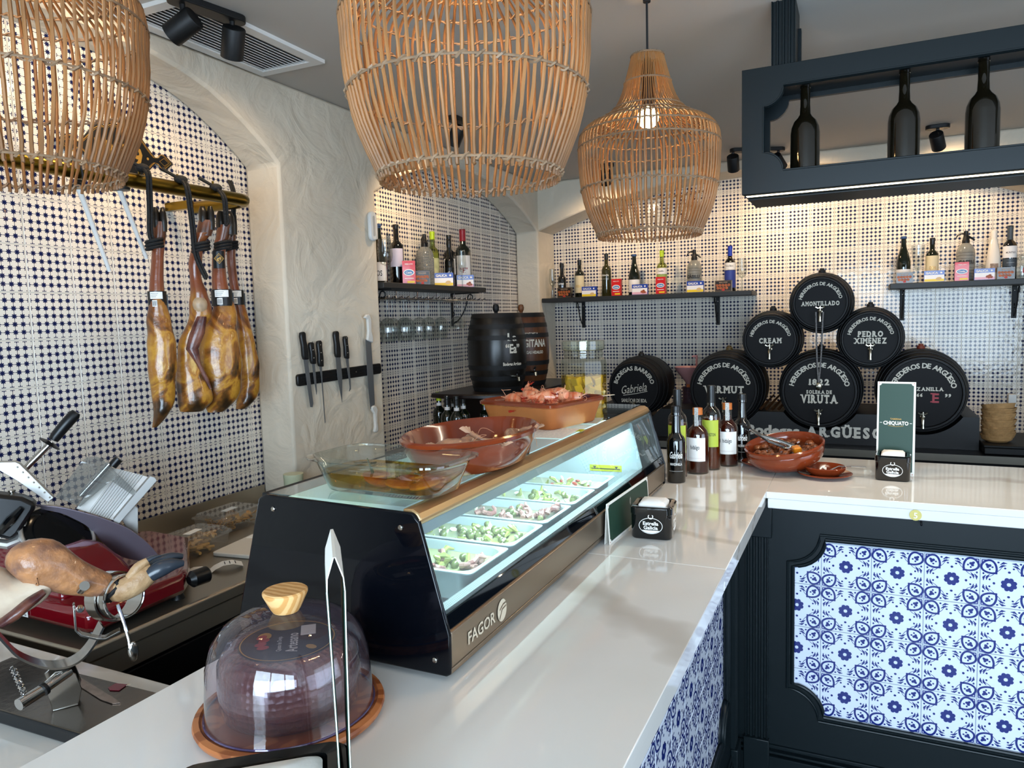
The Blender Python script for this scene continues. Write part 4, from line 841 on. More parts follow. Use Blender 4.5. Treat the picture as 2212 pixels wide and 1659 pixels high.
def ham(label, X, Y, s, aref, rings, split, depth=.62, hoof=3, band=None, meat=None):
    o = thing('cured_ham', label, 'ham', T(X, Y, 1.65) @ RZ(-38.5) @ SC(s, s, s))
    Rg = catmull([(a-aref, z, r) for a, z, r in rings], 3)
    def body(lo, hi, k=16):
        b = MB(); L = []
        for a, z, r in Rg:
            if lo-1e-4 <= z <= hi+1e-4: L.append([wob((a+r*math.cos(2*PI*i/k), r*depth*math.sin(2*PI*i/k)*(1 if r > .03 else 1.35), z), 18, .006 if r > .03 else .002) for i in range(k)])
        b.loft(L); return b
    zh = rings[2][1]
    ob('skin', body(Rg[-1][1], zh), m_ham, o, smooth=60)
    a0, z0, r0_ = rings[1][0]-aref, rings[1][1], rings[1][2]
    for sx_ in (-1, 1): ob('hoof', MB().loft([[wob((a0+sx_*r0_*.52+q*math.cos(2*PI*i/10), w*math.sin(2*PI*i/10), z), 30, .002) for i in range(10)] for z, q, w in ((z0-.030, r0_*.50, .016), (z0, r0_*.60, .020), (z0+.03, r0_*.55, .019), (z0+.048, r0_*.30, .008))]), m_hoof, o, smooth=60)
    ob('pastern', MB().loft([[wob((rings[2][0]-aref+(a0-rings[2][0]+aref)*t+q*math.cos(2*PI*i/12), q*.85*math.sin(2*PI*i/12), rings[2][1]-.01+(z0-rings[2][1]+.012)*t), 20, .003) for i in range(12)] for t, q in ((0, rings[2][2]), (.4, rings[2][2]*1.05), (1, r0_*1.08))]), m_shank, o, smooth=60)
    return o
def strap(o, a, z, r, w=.055, lbl=True):
    b = MB(); b.loft([[((r+.003)*math.cos(t), (r*.9+.003)*math.sin(t), zz) for t in [2*PI*i/20 for i in range(20)]] for zz in (-w/2, w/2)], cap=False); b.box(r*.8, r+.006, -.004, .03, -w*.95, w*.3)
    q = ob('paper_band', b, m_black, o, T(a, 0, z))
    if lbl:
        b = MB(); b.lathe([(r+.0045, .002), (r+.0045, w*.45)], 8, cap=False, a0=-PI/2-.75, a1=-PI/2+.55); b.lathe([(r+.0045, -w*.42), (r+.0045, -.002)], 6, cap=False, a0=-PI/2-.55, a1=-PI/2-.05); ob('label', b, m_white, q)
        b = MB(); 
        for i in range(7): b.lathe([(r+.0049, -w*.38), (r+.0049, -.005)], 1, cap=False, a0=-PI/2-.50+i*.06, a1=-PI/2-.47+i*.06)
        for i in range(3): b.lathe([(r+.0049, w*(.14+.1*i)), (r+.0049, w*(.16+.1*i))], 4, cap=False, a0=-PI/2-.65, a1=-PI/2-.1+.1*i)
        ob('barcode', b, mat('ink', '#1c1a1c', .6), q)
m_ropeb = mat('black_rope', '#0c0c0d', .7, bump=.4, bscale=200)
def rope(label, M, pts, loop, knot=True):
    o = thing('hanging_rope', label, 'rope', M)
    P = catmull(pts, 4)
    ob('cord', MB().tube(P, .0055, 8), m_ropeb, o); ob('cord', MB().tube([(x+.009, y+.004, z) for x, y, z in P[:-1]]+[P[-1]], .005, 8), m_ropeb, o)
    if loop: a, z, r = loop; [ob('loop', MB().tube([(a+r*math.cos(t), r*.95*math.sin(t), z+dz+.006*math.cos(t)) for t in [2*PI*i/18 for i in range(18)]], .0055, 7, closed=True), m_ropeb, o) for dz in (-.010, .001, .012)]
    if knot: ob('knot', MB().sphere((pts[0][0], pts[0][1], pts[0][2]), .018, 10, 8, (1.2, .9, .8)), m_ropeb, o); ob('tail', MB().tube([pts[0], (pts[0][0]-.035, pts[0][1]-.01, pts[0][2]+.018), (pts[0][0]-.055, pts[0][1]-.01, pts[0][2]+.03)], [.006, .0055, .007], 7), m_ropeb, o)
    return o
H1 = [(.042, .400, .014), (.042, .347, .020), (.034, .291, .021), (.028, .235, .019), (.019, .123, .023), (.019, .067, .029), (.018, .022, .037), (.023, -.046, .044), (.019, -.131, .044), (.017, -.206, .038), (.013, -.264, .029), (-.003, -.304, .017), (-.016, -.327, .008)]
H2 = [(.193, .41, .014), (.186, .355, .023), (.172, .315, .025), (.153, .276, .019), (.141, .213, .022), (.140, .168, .018), (.146, .122, .025), (.147, .076, .033), (.144, .03, .034), (.115, -.021, .031), (.100, -.079, .033), (.102, -.136, .040), (.111, -.211, .054), (.112, -.252, .056), (.100, -.282, .036)]
H3 = [(.249, .400, .016), (.243, .340, .026), (.226, .290, .021), (.214, .226, .021), (.215, .121, .027), (.222, .063, .035), (.211, .017, .050), (.202, -.041, .062), (.199, -.111, .070), (.196, -.187, .069), (.190, -.246, .058), (.176, -.289, .026)]
H4 = [(.263, .39, .012), (.261, .340, .018), (.258, .284, .015), (.255, .214, .014), (.261, .121, .016), (.273, .062, .020), (.279, .002, .026), (.285, -.057, .031), (.290, -.129, .034), (.290, -.19, .036), (.280, -.243, .034), (.258, -.284, .018)]
o = ham('cured ham with pointed golden tip, leftmost of those hanging', 1.688, 2.1, 1.0, .014, H1, .05, .8); strap(o, .005, .095, .026)
o = ham('carved cured shoulder with exposed dark meat, second from left', 1.827, 2.1, 1.037, .119, H2, .02, .7); 
ob('cut_meat', MB().loft([[wob((a+r*math.cos(2*PI*i/10), -.018+r*.8*math.sin(2*PI*i/10), z), 25, .006) for i in range(10)] for a, z, r in ((.030, .035, .014), (.012, -.02, .024), (-.006, -.07, .022), (.010, -.12, .010), (.03, -.17, .008), (.045, -.21, .004))]), m_meat, o, smooth=60)
ob('pale_joint', MB().sphere((.028, -.016, .075), .024, 12, 8, (1, .6, 1.3)), mat('bone_fat', '#b99a78', .4, var=.35, vscale=40, bump=.2), o)
o = ham('broad cured ham with dark hoof and gold crest, third from left', 1.956, 2.1, 1.0696, .21, H3, .02, .62); strap(o, .008, .098, .031)
b = MB(); b.lathe([(.0235, -.028), (.0235, .030)], 10, T(.004, 0, .224), cap=False, a0=-PI/2-.9, a1=-PI/2+.9); q = ob('tag', b, m_black, o)
b = MB(); F = T(.004, -.0240, .228) @ RX(90); ribbon(b, [(-.015, 0), (0, .017), (.015, 0), (0, -.017)], .0012, M=F, closed=True); ribbon(b, [(-.011, 0), (0, .012), (.011, 0), (0, -.012)], .0008, M=F, closed=True); text(b, 'g9', F, .010, .013); ob('crest', b, m_gold, q)
o = ham('slim cured ham with pale fat behind the others, rightmost', 2.176, 2.2, 1.153, .291, H4, .03, .75); strap(o, -.025, .098, .020, .05)
rope('black rope tied over the brass rail holding the leftmost ham', T(1.660, 2.085, 1.65) @ RZ(-38.5), [(0, -.005, .513), (.012, -.035, .49), (.012, -.03, .44), (.010, -.022, .38), (.006, -.022, .31), (.010, -.02, .285)], (.020, .272, .024))
rope('black rope tied over the brass rail holding the carved shoulder', T(1.807, 2.085, 1.65) @ RZ(-38.5) @ SC(1.03, 1, 1), [(.0, -.005, .50), (.012, -.035, .47), (.018, -.03, .40), (.022, -.022, .33), (.024, -.018, .27), (.034, -.02, .22), (.055, -.022, .165)], (.048, .275, .026))
rope('thick black rope knot on the brass rail holding the two right hams', T(1.956, 2.085, 1.65) @ RZ(-38.5), [(.0, -.005, .495), (.018, -.036, .46), (.022, -.03, .42), (.024, -.02, .36)], (.012, .290, .027))
rope('thin black cord round the shank of the rightmost ham', T(2.160, 2.19, 1.65) @ RZ(-38.5), [(-.03, -.008, .56), (-.02, -.03, .50), (-.03, -.02, .40), (-.035, -.015, .35)], (-.035, .31, .024), False)
for (x0, z0), (x1, z1), lb in (((1.452, 2.07), (1.545, 1.833), 'white rod with black cap slanting below the brass rail, left one'), ((1.585, 2.085), (1.681, 1.88), 'white rod with black cap slanting below the brass rail, beside the ham')):
    o = thing('ham_hook_rod', lb, 'rod'); a, e = (x0, 2.1, z0), (x1, 2.12, z1)
    ob('rod', MB().cyl(a, e, .0085, .006, 12), mat('white_rod', '#cfcdc8', .4), o); ob('cap', MB().lathe([(.0, 0), (.03, .004), (.032, .012), (.014, .02), (.010, .03)], 16, T(a[0], a[1], a[2]-.004)), m_black, o)
    ob('hook', MB().tube([(a[0]-.004, 2.1-.030, a[2]+.02), (a[0]-.01, 2.1-.031, a[2]+.06), (a[0]-.012, 2.1, a[2]+.082), (a[0]-.01, 2.13, a[2]+.06)], .004, 6), m_black, o)
pq = thing('wall_plaque', 'black and gold ornamental plaque on the tiles above the brass rail', 'plaque', T(1.80, 2.378, 2.272) @ LW)
half = [(0, .10), (.03, .098), (.045, .085), (.07, .088), (.095, .070), (.12, .040), (.140, .018), (.150, .010), (.165, .012), (.180, .028), (.195, .026), (.225, 0)]
out = half+[(x, -y) for x, y in half[-2::-1]][:-0 or None]; out = out+[(-x, y) for x, y in out[-2:0:-1]]
ob('board', MB().prism(out[::-1], 0, .006), m_black, pq)
b = MB()
for k, w in ((.93, .0022), (.88, .001)): ribbon(b, [(x*(1-(1-k)*.6), y*k) for x, y in out], w, .0066, closed=True)
ribbon(b, [(.165, 0), (.185, .014), (.205, 0), (.185, -.014)], .0016, .0067, closed=True); ribbon(b, [(-.165, 0), (-.185, .014), (-.205, 0), (-.185, -.014)], .0016, .0067, closed=True)
serif(b, '1959', T(0, 0, .0066), .075, .20, .02); blob(b, .115, 0, .005, .005, z=.0067); blob(b, -.115, 0, .005, .005, z=.0067); text(b, 'de', T(.02, -.065, .0066), .016, .03); ob('lettering', b, m_gold, pq)
# ================================================================ knives on the pillar
P0 = 2.195
mg = thing('knife_rack', 'black magnetic knife strip fixed to the plaster pillar', 'rack', T(2.736, P0-.0005, 1.415) @ LW @ RZ(.8))
ob('strip', MB().prism(rrect(-.305, .305, -.026, .026, .012, 3), 0, .014), m_black, mg, bevel=.003)
for y in (-.009, .009): ob('magnet_bar', MB().box(-.285, .285, y-.003, y+.003, .014, .0165), mat('dark_steel', '#3a3a3c', .3, .9), mg)
for x in (-.2, .1): ob('screw', MB().sphere((x, 0, .014), .004, 8, 6, (1, 1, .5)), m_steel, mg)
m_blade = mat('knife_steel', '#84888c', .4, .7); m_handle = mat('knife_handle_black', '#101113', .4); m_whandle = mat('knife_handle_white', '#d5d3cc', .5)
def knife(label, x, z0, zj, z1, blade, handle, hm, rot=0, rivets=0, nm='kitchen_knife', yoff=.0185):
    # blade hangs down from joint zj to z1, handle up to z0 ; outlines in (x,z) relative to (x, zj)
    o = thing(nm, label, 'knife', T(x, P0-yoff, zj) @ RY(rot) @ LW)
    ob('blade', MB().prism(blade, 0, .0016), m_blade, o)
    ob('handle', MB().prism(handle, -.007, .0095), hm, o, bevel=.004)
    for i in range(rivets): ob('rivet', MB().sphere((.0, .025+.035*i, .0095), .0035, 8, 6, (1, 1, .4)), m_steel, o)
    return o
def hnd(L, w, c=.006): return [(-w*.45, 0), (w*.45, -.004), (w*.55, L*.3), (w*.42, L*.7), (w*.5, L*.93), (w*.2, L), (-w*.45, L*.98), (-w*.6, L*.85), (-w*.5, L*.5), (-w*.6, L*.15)]
knife('long narrow slicing knife with black handle, leftmost on the strip', 2.480, 0, 1.500, 0, [(-.013, 0), (.013, 0), (.014, -.20), (.006, -.216), (-.008, -.212)][::-1], hnd(.12, .030), m_handle, -6)
knife('small boning knife with riveted black handle, second on the strip', 2.528, 0, 1.478, 0, [(-.009, 0), (.010, 0), (.008, -.05), (.004, -.125), (-.001, -.14), (-.007, -.08)][::-1], hnd(.095, .026), m_handle, -5, 3)
knife('very thin long ham knife with hooked black handle, third on strip', 2.577, 0, 1.463, 0, [(-.010, 0), (.008, 0), (.004, -.05), (.0035, -.255), (-.001, -.26), (-.003, -.05)][::-1], hnd(.115, .028), m_handle, -2, 3)
knife('broad chef knife with black handle near the middle of the strip', 2.698, 0, 1.497, 0, [(-.016, 0), (.017, 0), (.019, -.10), (.004, -.215), (-.014, -.10)][::-1], hnd(.12, .032), m_handle, -3)
b_ = [(-.010, 0), (.012, 0), (.012, -.02), (.0145, -.11), (.011, -.15), (-.003, -.158), (.004, -.14), (.002, -.10), (-.008, -.02)]
knife('open-bladed cheese knife with riveted black handle', 2.763, 0, 1.487, 0, b_[::-1], hnd(.105, .025), m_handle, -3, 3)
o = thing('double_handled_cheese_knife', 'long wide cheese knife with white handles at both ends', 'knife', T(2.945, P0-.0185, 1.39) @ LW)
ob('blade', MB().prism([(-.033, .18), (.012, .165), (.018, .0), (.020, -.145), (-.018, -.165), (-.028, -.05)][::-1], 0, .002), m_blade, o)
ob('handle', MB().prism([(-.024, .175), (.020, .160), (.022, .19), (.012, .22), (.014, .275), (.002, .302), (-.022, .300), (-.040, .285), (-.016, .278), (-.014, .22)], -.006, .010), m_whandle, o, bevel=.005)
ob('handle', MB().prism([(-.014, -.155), (.004, -.148), (.022, -.155), (.036, -.172), (.030, -.19), (.028, -.24), (.034, -.275), (.018, -.287), (-.002, -.28), (.008, -.255), (.006, -.19), (-.010, -.172)][::-1], -.006, .010), m_whandle, o, bevel=.005)
se = thing('wall_sensor', 'white oval sensor on the pillar edge above the knives', 'sensor', T(3.02, P0-.0005, 2.125) @ LW)
ob('case', MB().prism(rrect(-.028, .028, -.072, .072, .027, 6), 0, .022), mat('white_plastic', '#d2d4d2', .3), se, bevel=.007); ob('window', MB().prism(rrect(-.008, .008, -.05, .05, .008, 4), .022, .0235), mat('grey_plastic', '#a9aaa8', .3), se)
ob('bracket', MB().prism(rrect(.010, .045, -.062, .030, .010, 4), 0, .010), mat('white_plastic', '#d2d4d2', .3), se)
# ================================================================ refrigerated display case
m_gloss = mat('black_gloss_panel', '#04060b', .035, spec=.35); m_bronze = mat('bronze_trim', '#8c7c6a', .3, .85, bump=.02, bscale=20, stretch=(1, 60, 60)); m_goldbar = mat('champagne_rail', '#c4a274', .32, .8)
m_in = mat('case_steel', '#c2cbcc', .28, .8); m_cglass = thin_glass('case_glass', '#e6f1f1', 1.0, haze=.11, hazecol='#cfe4e6'); m_tglass = thin_glass('case_top_glass', '#e4efef', 1.5, haze=.04)
ds = thing('display_case', 'low glass refrigerated tapas case with gloss black ends and gold rail', 'display case')
poly = [(.592, 1.080), (.584, 1.085), (.583, 1.150), (.632, 1.330), (.645, 1.344), (.955, 1.350), (.972, 1.342), (1.040, 1.105), (1.034, 1.085), (1.02, 1.078)]
for x, nm in ((.973, 'near'), (2.400, 'far')):
    e_ = ob('end_panel', MB().prism([(-a, b) for a, b in poly], 0, .008, T(x, 0, 0) @ BW), m_gloss, ds, bevel=.003)
    for a, b in ((.612, 1.105), (.668, 1.318), (.938, 1.325)): ob('screw', MB().lathe([(0, .002), (.003, .0025), (.0045, .001), (.0045, 0)], 14, T(x-.0085, a, b) @ BW), m_steel, e_)
ob('base_tray', MB().box(.973, 2.391, .604, 1.028, 1.084, 1.100), m_in, ds)
bd = ob('front_band', MB().prism([(-.592, 1.092), (-.585, 1.094), (-.584, 1.152), (-.592, 1.156)], 0, 1.418, T(2.391, 0, 0) @ BW), m_bronze, ds, bevel=.0015)
ob('lower_lip', MB().box(.973, 2.391, .589, .605, 1.079, 1.089), m_bronze, ds, bevel=.002)
b = MB(); F = T(1.105, .5838, 1.121) @ RX(90); text(b, 'FAGOR', F @ T(-.03, 0, 0), .022, .10, .015); blob(b, .048, 0, .0185, .0205, z=.0007, M=F, n=20); ob('lettering', b, mat('pale_trim_print', '#c9bba4', .5), bd)
b = MB(); F = T(1.153, .5832, 1.121) @ RX(90); ribbon(b, [(-.012, -.014), (.0, .002), (.016, .004)], .003, .0006, F); ribbon(b, [(-.01, .003), (.004, .010), (.015, .010)], .003, .0006, F); ob('lettering', b, m_bronze, bd)
ob('black_sill', MB().prism([(-.604, 1.153), (-.588, 1.156), (-.5935, 1.177), (-.607, 1.177)], 0, 1.418, T(2.391, 0, 0) @ BW), m_gloss, ds)
ob('front_glass', MB().add([(.974, .5965, 1.172), (2.391, .5965, 1.172), (2.391, .636, 1.322), (.974, .636, 1.322)], [(0, 1, 2, 3)]), m_cglass, ds)
ob('rail', MB().prism([(-.668, 1.338), (-.652, 1.333), (-.650, 1.322), (-.640, 1.320), (-.633, 1.330), (-.638, 1.341), (-.650, 1.3475), (-.668, 1.3475)], 0, 1.418, T(2.391, 0, 0) @ BW), m_goldbar, ds, bevel=.003)
ob('rail_lip', MB().box(.974, 2.391, .6440, .6475, 1.300, 1.335), m_in, ds)
ob('top_glass', MB().add([(.974, .664, 1.3505), (2.391, .664, 1.3505), (2.391, .956, 1.3505), (.974, .956, 1.3505)], [(0, 1, 2, 3)]), m_tglass, ds)
ob('rear_rail', MB().box(.974, 2.391, .956, .972, 1.332, 1.350), m_blackm, ds, bevel=.002)
ob('rear_wall', MB().add([(.974, .966, 1.334), (2.391, .966, 1.334), (2.391, 1.028, 1.10), (.974, 1.028, 1.10)], [(0, 1, 2, 3)]), m_in, ds)
ob('inner_end_plate', MB().prism([(-.612, 1.102), (-.605, 1.165), (-.640, 1.315), (-.955, 1.34), (-1.018, 1.105)], 0, .003, T(2.20, 0, 0) @ BW), mat('pale_inner_panel', '#b9c6c8', .35), ds)
ob('machine_cover', MB().box(2.203, 2.389, .625, .955, 1.102, 1.16).box(2.203, 2.389, .664, .955, 1.325, 1.340).add([(2.203, .603, 1.166), (2.389, .603, 1.166), (2.389, .640, 1.312), (2.203, .640, 1.312)], [(0, 1, 2, 3)]), m_gloss, ds)
def perf():
    m = mat('perforated_steel', '#b4bcbc', .3, .7); n = m.node_tree.nodes; l = m.node_tree.links; tc = n.new('ShaderNodeTexCoord'); v = n.new('ShaderNodeTexVoronoi'); v.inputs['Scale'].default_value = 210; v.inputs['Randomness'].default_value = 0
    l.new(tc.outputs['Object'], v.inputs[0]); rp = n.new('ShaderNodeValToRGB'); rp.color_ramp.elements[0].position = .28; rp.color_ramp.elements[0].color = (.01, .012, .014, 1); rp.color_ramp.elements[1].position = .36; rp.color_ramp.elements[1].color = lin('#c8d2d2'); l.new(v.outputs[0], rp.inputs[0]); l.new(rp.outputs[0], n['Principled BSDF'].inputs['Base Color']); return m
ob('perforated_grille', MB().box(.975, 2.20, .604, .640, 1.166, 1.168).box(.975, 1.14, .640, .95, 1.1015, 1.103), perf(), ds)
ob('light_tube', MB().cyl((1.0, .6585, 1.3265), (2.18, .6585, 1.3265), .004, seg=8), mat('cold_led', '#dffaff', .4, emit=5, ecol='#c8f4ff'), ds)
l = lamp('case_light', 'AREA', (1.59, .6625, 1.330), 10, (.70, .95, 1), shape='RECTANGLE', size=1.15, size_y=.012, aim=(1.59, .76, 1.12)); l.parent = ds
for x, y in ((1.02, .66), (2.34, .66), (1.02, .98), (2.34, .98)): ob('foot', MB().lathe([(0, 0), (.016, 0), (.018, .005), (.014, .0095), (0, .0095)], 16, T(x, y, 1.0701)), m_black, ds)
o = ob('warning_strip', MB().box(-.053, .053, -.010, .010, 0, .0006, T(2.1955, .726, 1.168) @ BW @ RZ(1)), mat('yellow_sticker', '#c8c822', .5), ds)
b = MB(); F = T(2.1945, .726, 1.168) @ BW @ RZ(1); ribbon(b, [(-.048, -.002), (.048, -.002)], .003, .0006, F); b.add([F @ Vector(v) for v in [(-.042, .006, .0006), (-.030, .006, .0006), (-.036, -.002, .0006), (.030, .006, .0006), (.042, .006, .0006), (.036, -.002, .0006)]], [(0, 1, 2), (3, 4, 5)]); ob('marks', b, mat('ink', '#1c1a1c', .6), o)
# ---- pans with marinated food
m_pan = mat('pan_steel', '#c2cdd0', .28, .45)
pan_me = None; rngp = random.Random(3)
def rr_ring(hx_, hy_, r, z, n=5): return [(x, y, z) for x, y in rrect(-hx_, hx_, -hy_, hy_, r, n)]
b = MB(); b.loft([rr_ring(.085, .158, .012, .0), rr_ring(.085, .158, .012, .002), rr_ring(.078, .150, .030, .003), rr_ring(.0755, .1475, .030, 0), rr_ring(.070, .141, .026, -.056), rr_ring(.066, .137, .024, -.060)], cap=False); b.add([p for p in rr_ring(.066, .137, .024, -.060)], [tuple(range(24))]); pan_me = b.data('pan', m_pan)
m_broth = [mat('oily_marinade_green', '#a6a878', .08, coat=.5, var=.3, vscale=18), mat('oily_marinade_pale', '#b4b596', .08, coat=.5, var=.25, vscale=18), mat('oily_marinade_brown', '#9a9074', .08, coat=.5, var=.3, vscale=18)]
fc = {'olive': mat('olive_pieces', '#74784a', .25, coat=.4, col2='#50562c', vscale=30), 'pink': mat('octopus_pieces', '#8c5a58', .3, coat=.4, col2='#b08a80', vscale=40), 'pepper': mat('green_pepper_pieces', '#868a4c', .25, coat=.4), 'white': mat('egg_white_pieces', '#c9ccb8', .3, coat=.4), 'red': mat('red_pepper_pieces', '#a83a30', .3, coat=.3)}
for i, (lb, br_, kinds, hl) in enumerate([('steel pan of marinated olives and peppers nearest the foreground', 0, ('olive', 'pink', 'pepper'), 26), ('steel pan heaped with green olives, second from the foreground', 0, ('olive', 'pepper', 'olive', 'white'), 60), ('steel pan with purple octopus pieces in the middle of the case', 2, ('pink', 'white', 'olive', 'pink'), 40), ('steel pan of pale salad, fourth from the foreground', 1, ('white', 'olive', 'pepper'), 30), ('steel pan of seafood salad with red bits, furthest from the foreground', 1, ('white', 'red', 'pepper'), 26)]):
    cx = 1.235+.181*i; p_ = thing('food_pan', lb, 'pan', (cx, .803, 1.178)); link('pan', pan_me, p_)
    fd = thing('marinated_salad', lb.replace('steel pan', 'salad contents')[:70].replace('salad contents of', 'marinade of').replace('salad contents heaped with', 'heap of').replace('salad contents with', 'salad with'), 'food', (cx, .803, 1.178)); 
    L = MB(); L.add([wob((x, y, -.016), 30, .001) for x, y, z in rr_ring(.0738, .1455, .029, 0)], [tuple(range(24))]); stuff(ob('marinade', L, m_broth[br_], fd))
    for kd in sorted(set(kinds)):
        L = MB()
        for j in range(int(hl*kinds.count(kd)/len(kinds))):
            x = max(-.062, min(.062, rngp.gauss(0, .030))); y = max(-.125, min(.12, rngp.gauss(-.055, .05) if rngp.random() < .7 else rngp.uniform(-.12, .12)))
            M = T(x, y, -.014+rngp.random()*.010) @ Euler((rngp.uniform(-1, 1), rngp.uniform(-1, 1), rngp.uniform(0, 6))).to_matrix().to_4x4()
            if kd == 'olive': L.sphere((0, 0, 0), .0085, 8, 6, (1, 1, 1.15), M)
            elif kd == 'pepper': L.tube([(-.016, 0, 0), (0, .006, 0), (.014, -.002, .003)], [.004, .006, .002], 6, M)
            elif kd == 'pink': L.tube([(.010*math.cos(t), .010*math.sin(t), .003*t) for t in (0, 1, 2, 3, 4)], [.007, .007, .006, .005, .003], 7, M)
            else: L.sphere((0, 0, 0), .008, 6, 5, (1.3, .8, .5), M)
        if L.v: stuff(ob(kd+'_pieces', L, fc[kd], fd))
# ---- papers and stickers on the glass top
pp = thing('handwritten_note', 'handwritten white note lying on the glass case top', 'note', T(1.655, .665, 1.3512)); 
pp.matrix_basis = T(1.745, .715, 1.3514) @ RZ(4)
ob('sheet', MB().box(-.085, .075, -.048, .058, 0, .0004), m_paper, pp); b = MB()
for i in range(9): 
    x0 = -.070+.016*i; y = -.04
    while y < .045: w = random.uniform(.006, .014); ribbon(b, [(x0, y), (x0+random.uniform(-.001, .001), y+w)], .0011, .0006); y += w+.004
ob('writing', b, mat('blue_ink', '#4a6a9a', .6), pp)
ws = thing('warning_sticker', 'small yellow triangle warning sticker on the case top', 'sticker', T(1.80, .673, 1.3512) @ RZ(-86)); ob('sheet', MB().box(-.018, .018, -.02, .02, 0, .0003), mat('yellow_sticker', '#c8c822', .5), ws); b = MB(); ribbon(b, [(-.014, -.014), (.014, -.014), (0, .014)], .002, .0005, closed=True); blob(b, 0, -.004, .003, .006, z=.0005); ob('marks', b, mat('ink', '#1c1a1c', .6), ws)
wf = thing('clear_film_sheet', 'pale crumpled label sheet at the far end of the case top', 'sheet', T(1.98, .705, 1.3512) @ RZ(10)); ob('sheet', MB().box(-.06, .06, -.035, .035, 0, .0004), mat('pale_film', '#bfc7c2', .3), wf)
# ================================================================ dishes on the case
gd = thing('glass_baking_dish', 'clear glass baking dish of oil and fish on the case top', 'dish', T(1.066, .750, 1.3515) @ RZ(-2.6) @ SC(1, 1, 1.22))
b = MB(); b.loft([rr_ring(.050, .105, .035, 0, 6), rr_ring(.060, .118, .040, .004, 6), rr_ring(.072, .134, .045, .038, 6), rr_ring(.076, .139, .045, .046, 6), rr_ring(.084, .148, .042, .049, 6), rr_ring(.084, .148, .042, .052, 6), rr_ring(.076, .140, .042, .054, 6), rr_ring(.067, .130, .042, .038, 6), rr_ring(.056, .114, .036, .008, 6), rr_ring(.046, .100, .030, .004, 6)])
ob('dish', b, thin_glass('baking_glass', '#f8fbf9', 1.7), gd, smooth=60)
oil = thing('fish_in_oil', 'golden oil with fish slices and herbs in the glass baking dish', 'food', T(1.066, .750, 1.3515) @ RZ(-2.6) @ SC(1, 1, 1.22))
L = MB(); L.loft([rr_ring(.0575, .1155, .036, .0085, 6), rr_ring(.0655, .1275, .041, .030, 6)]); ob('oil', L, thin_glass('golden_oil', '#e8c860', 1.0), oil)
L = MB(); rg = random.Random(5)
for j in range(12): L.sphere((0, 0, 0), .022, 10, 7, (1, 1.3, .28), T(rg.uniform(-.03, .03), rg.uniform(-.085, .085), .012+rg.random()*.006) @ RZ(rg.uniform(0, 180)) @ RX(rg.uniform(-15, 15)))
stuff(ob('fish_slices', L, mat('fish_flesh', '#a8603c', .35, coat=.3, col2='#c99a6e', vscale=30), oil))
L = MB(); [L.prism([(0, 0), (.010, .006), (.022, 0), (.010, -.006)], 0, .001, T(rg.uniform(-.03, .03), rg.uniform(-.09, .09), .0315) @ RZ(rg.uniform(0, 360)) @ RX(8)) for j in range(5)]; L.tube([(-.03, .02, .028), (-.032, .03, .05)], [.003, .001], 5); stuff(ob('herbs', L, mat('bay_leaf', '#3c3a1a', .5), oil))
def cazuela(name, label, M, rings, th=.006, mt=None):
    # rings: outer profile list of (scale_x, scale_y, z) as full point rings
    o = thing(name, label, 'dish', M); b = MB(); b.loft(rings); ob('dish', b, mt or m_terra, o, smooth=50); return o
def ell(a, b_, z, n=40): return [(a*math.cos(2*PI*i/n), b_*math.sin(2*PI*i/n), z) for i in range(n)]
A, B_ = .200, .124
ov = cazuela('oval_clay_dish', 'large oval glazed terracotta dish holding raw prawns on the case', T(1.329, .729, 1.3517), [ell(A*.74, B_*.72, 0), ell(A*.80, B_*.78, .004), ell(A*.93, B_*.92, .040), ell(A*.955, B_*.945, .058), ell(A*1.0, B_*1.0, .062), ell(A*1.005, B_*1.008, .069), ell(A*.975, B_*.965, .072), ell(A*.945, B_*.93, .064), ell(A*.90, B_*.885, .040), ell(A*.76, B_*.74, .008), ell(A*.3, B_*.3, .006)])
m_clay = mat('unglazed_clay', '#a8612e', .6, var=.15, vscale=12)
def rring(h, r, z): return rr_ring(h, h, r, z, 6)
sq = cazuela('square_clay_dish', 'square terracotta dish full of cooked prawns at the far end of the case', T(1.905, .815, 1.3517) @ RZ(-14) @ SC(1, 1, 1.28), [rring(.108, .022, 0), rring(.112, .024, .003), rring(.126, .026, .046), rring(.133, .028, .048), rring(.134, .028, .054), rring(.128, .026, .057), rring(.120, .022, .052), rring(.108, .020, .010), rring(.04, .015, .009)], mt=m_clay)
b = MB(); b.loft([rring(.1342, .028, .0485), rring(.1348, .028, .054), rring(.128, .026, .0578), rring(.1195, .022, .052), rring(.1075, .020, .012)], cap=False); ob('glazed_rim', b, m_terra, sq, smooth=60)
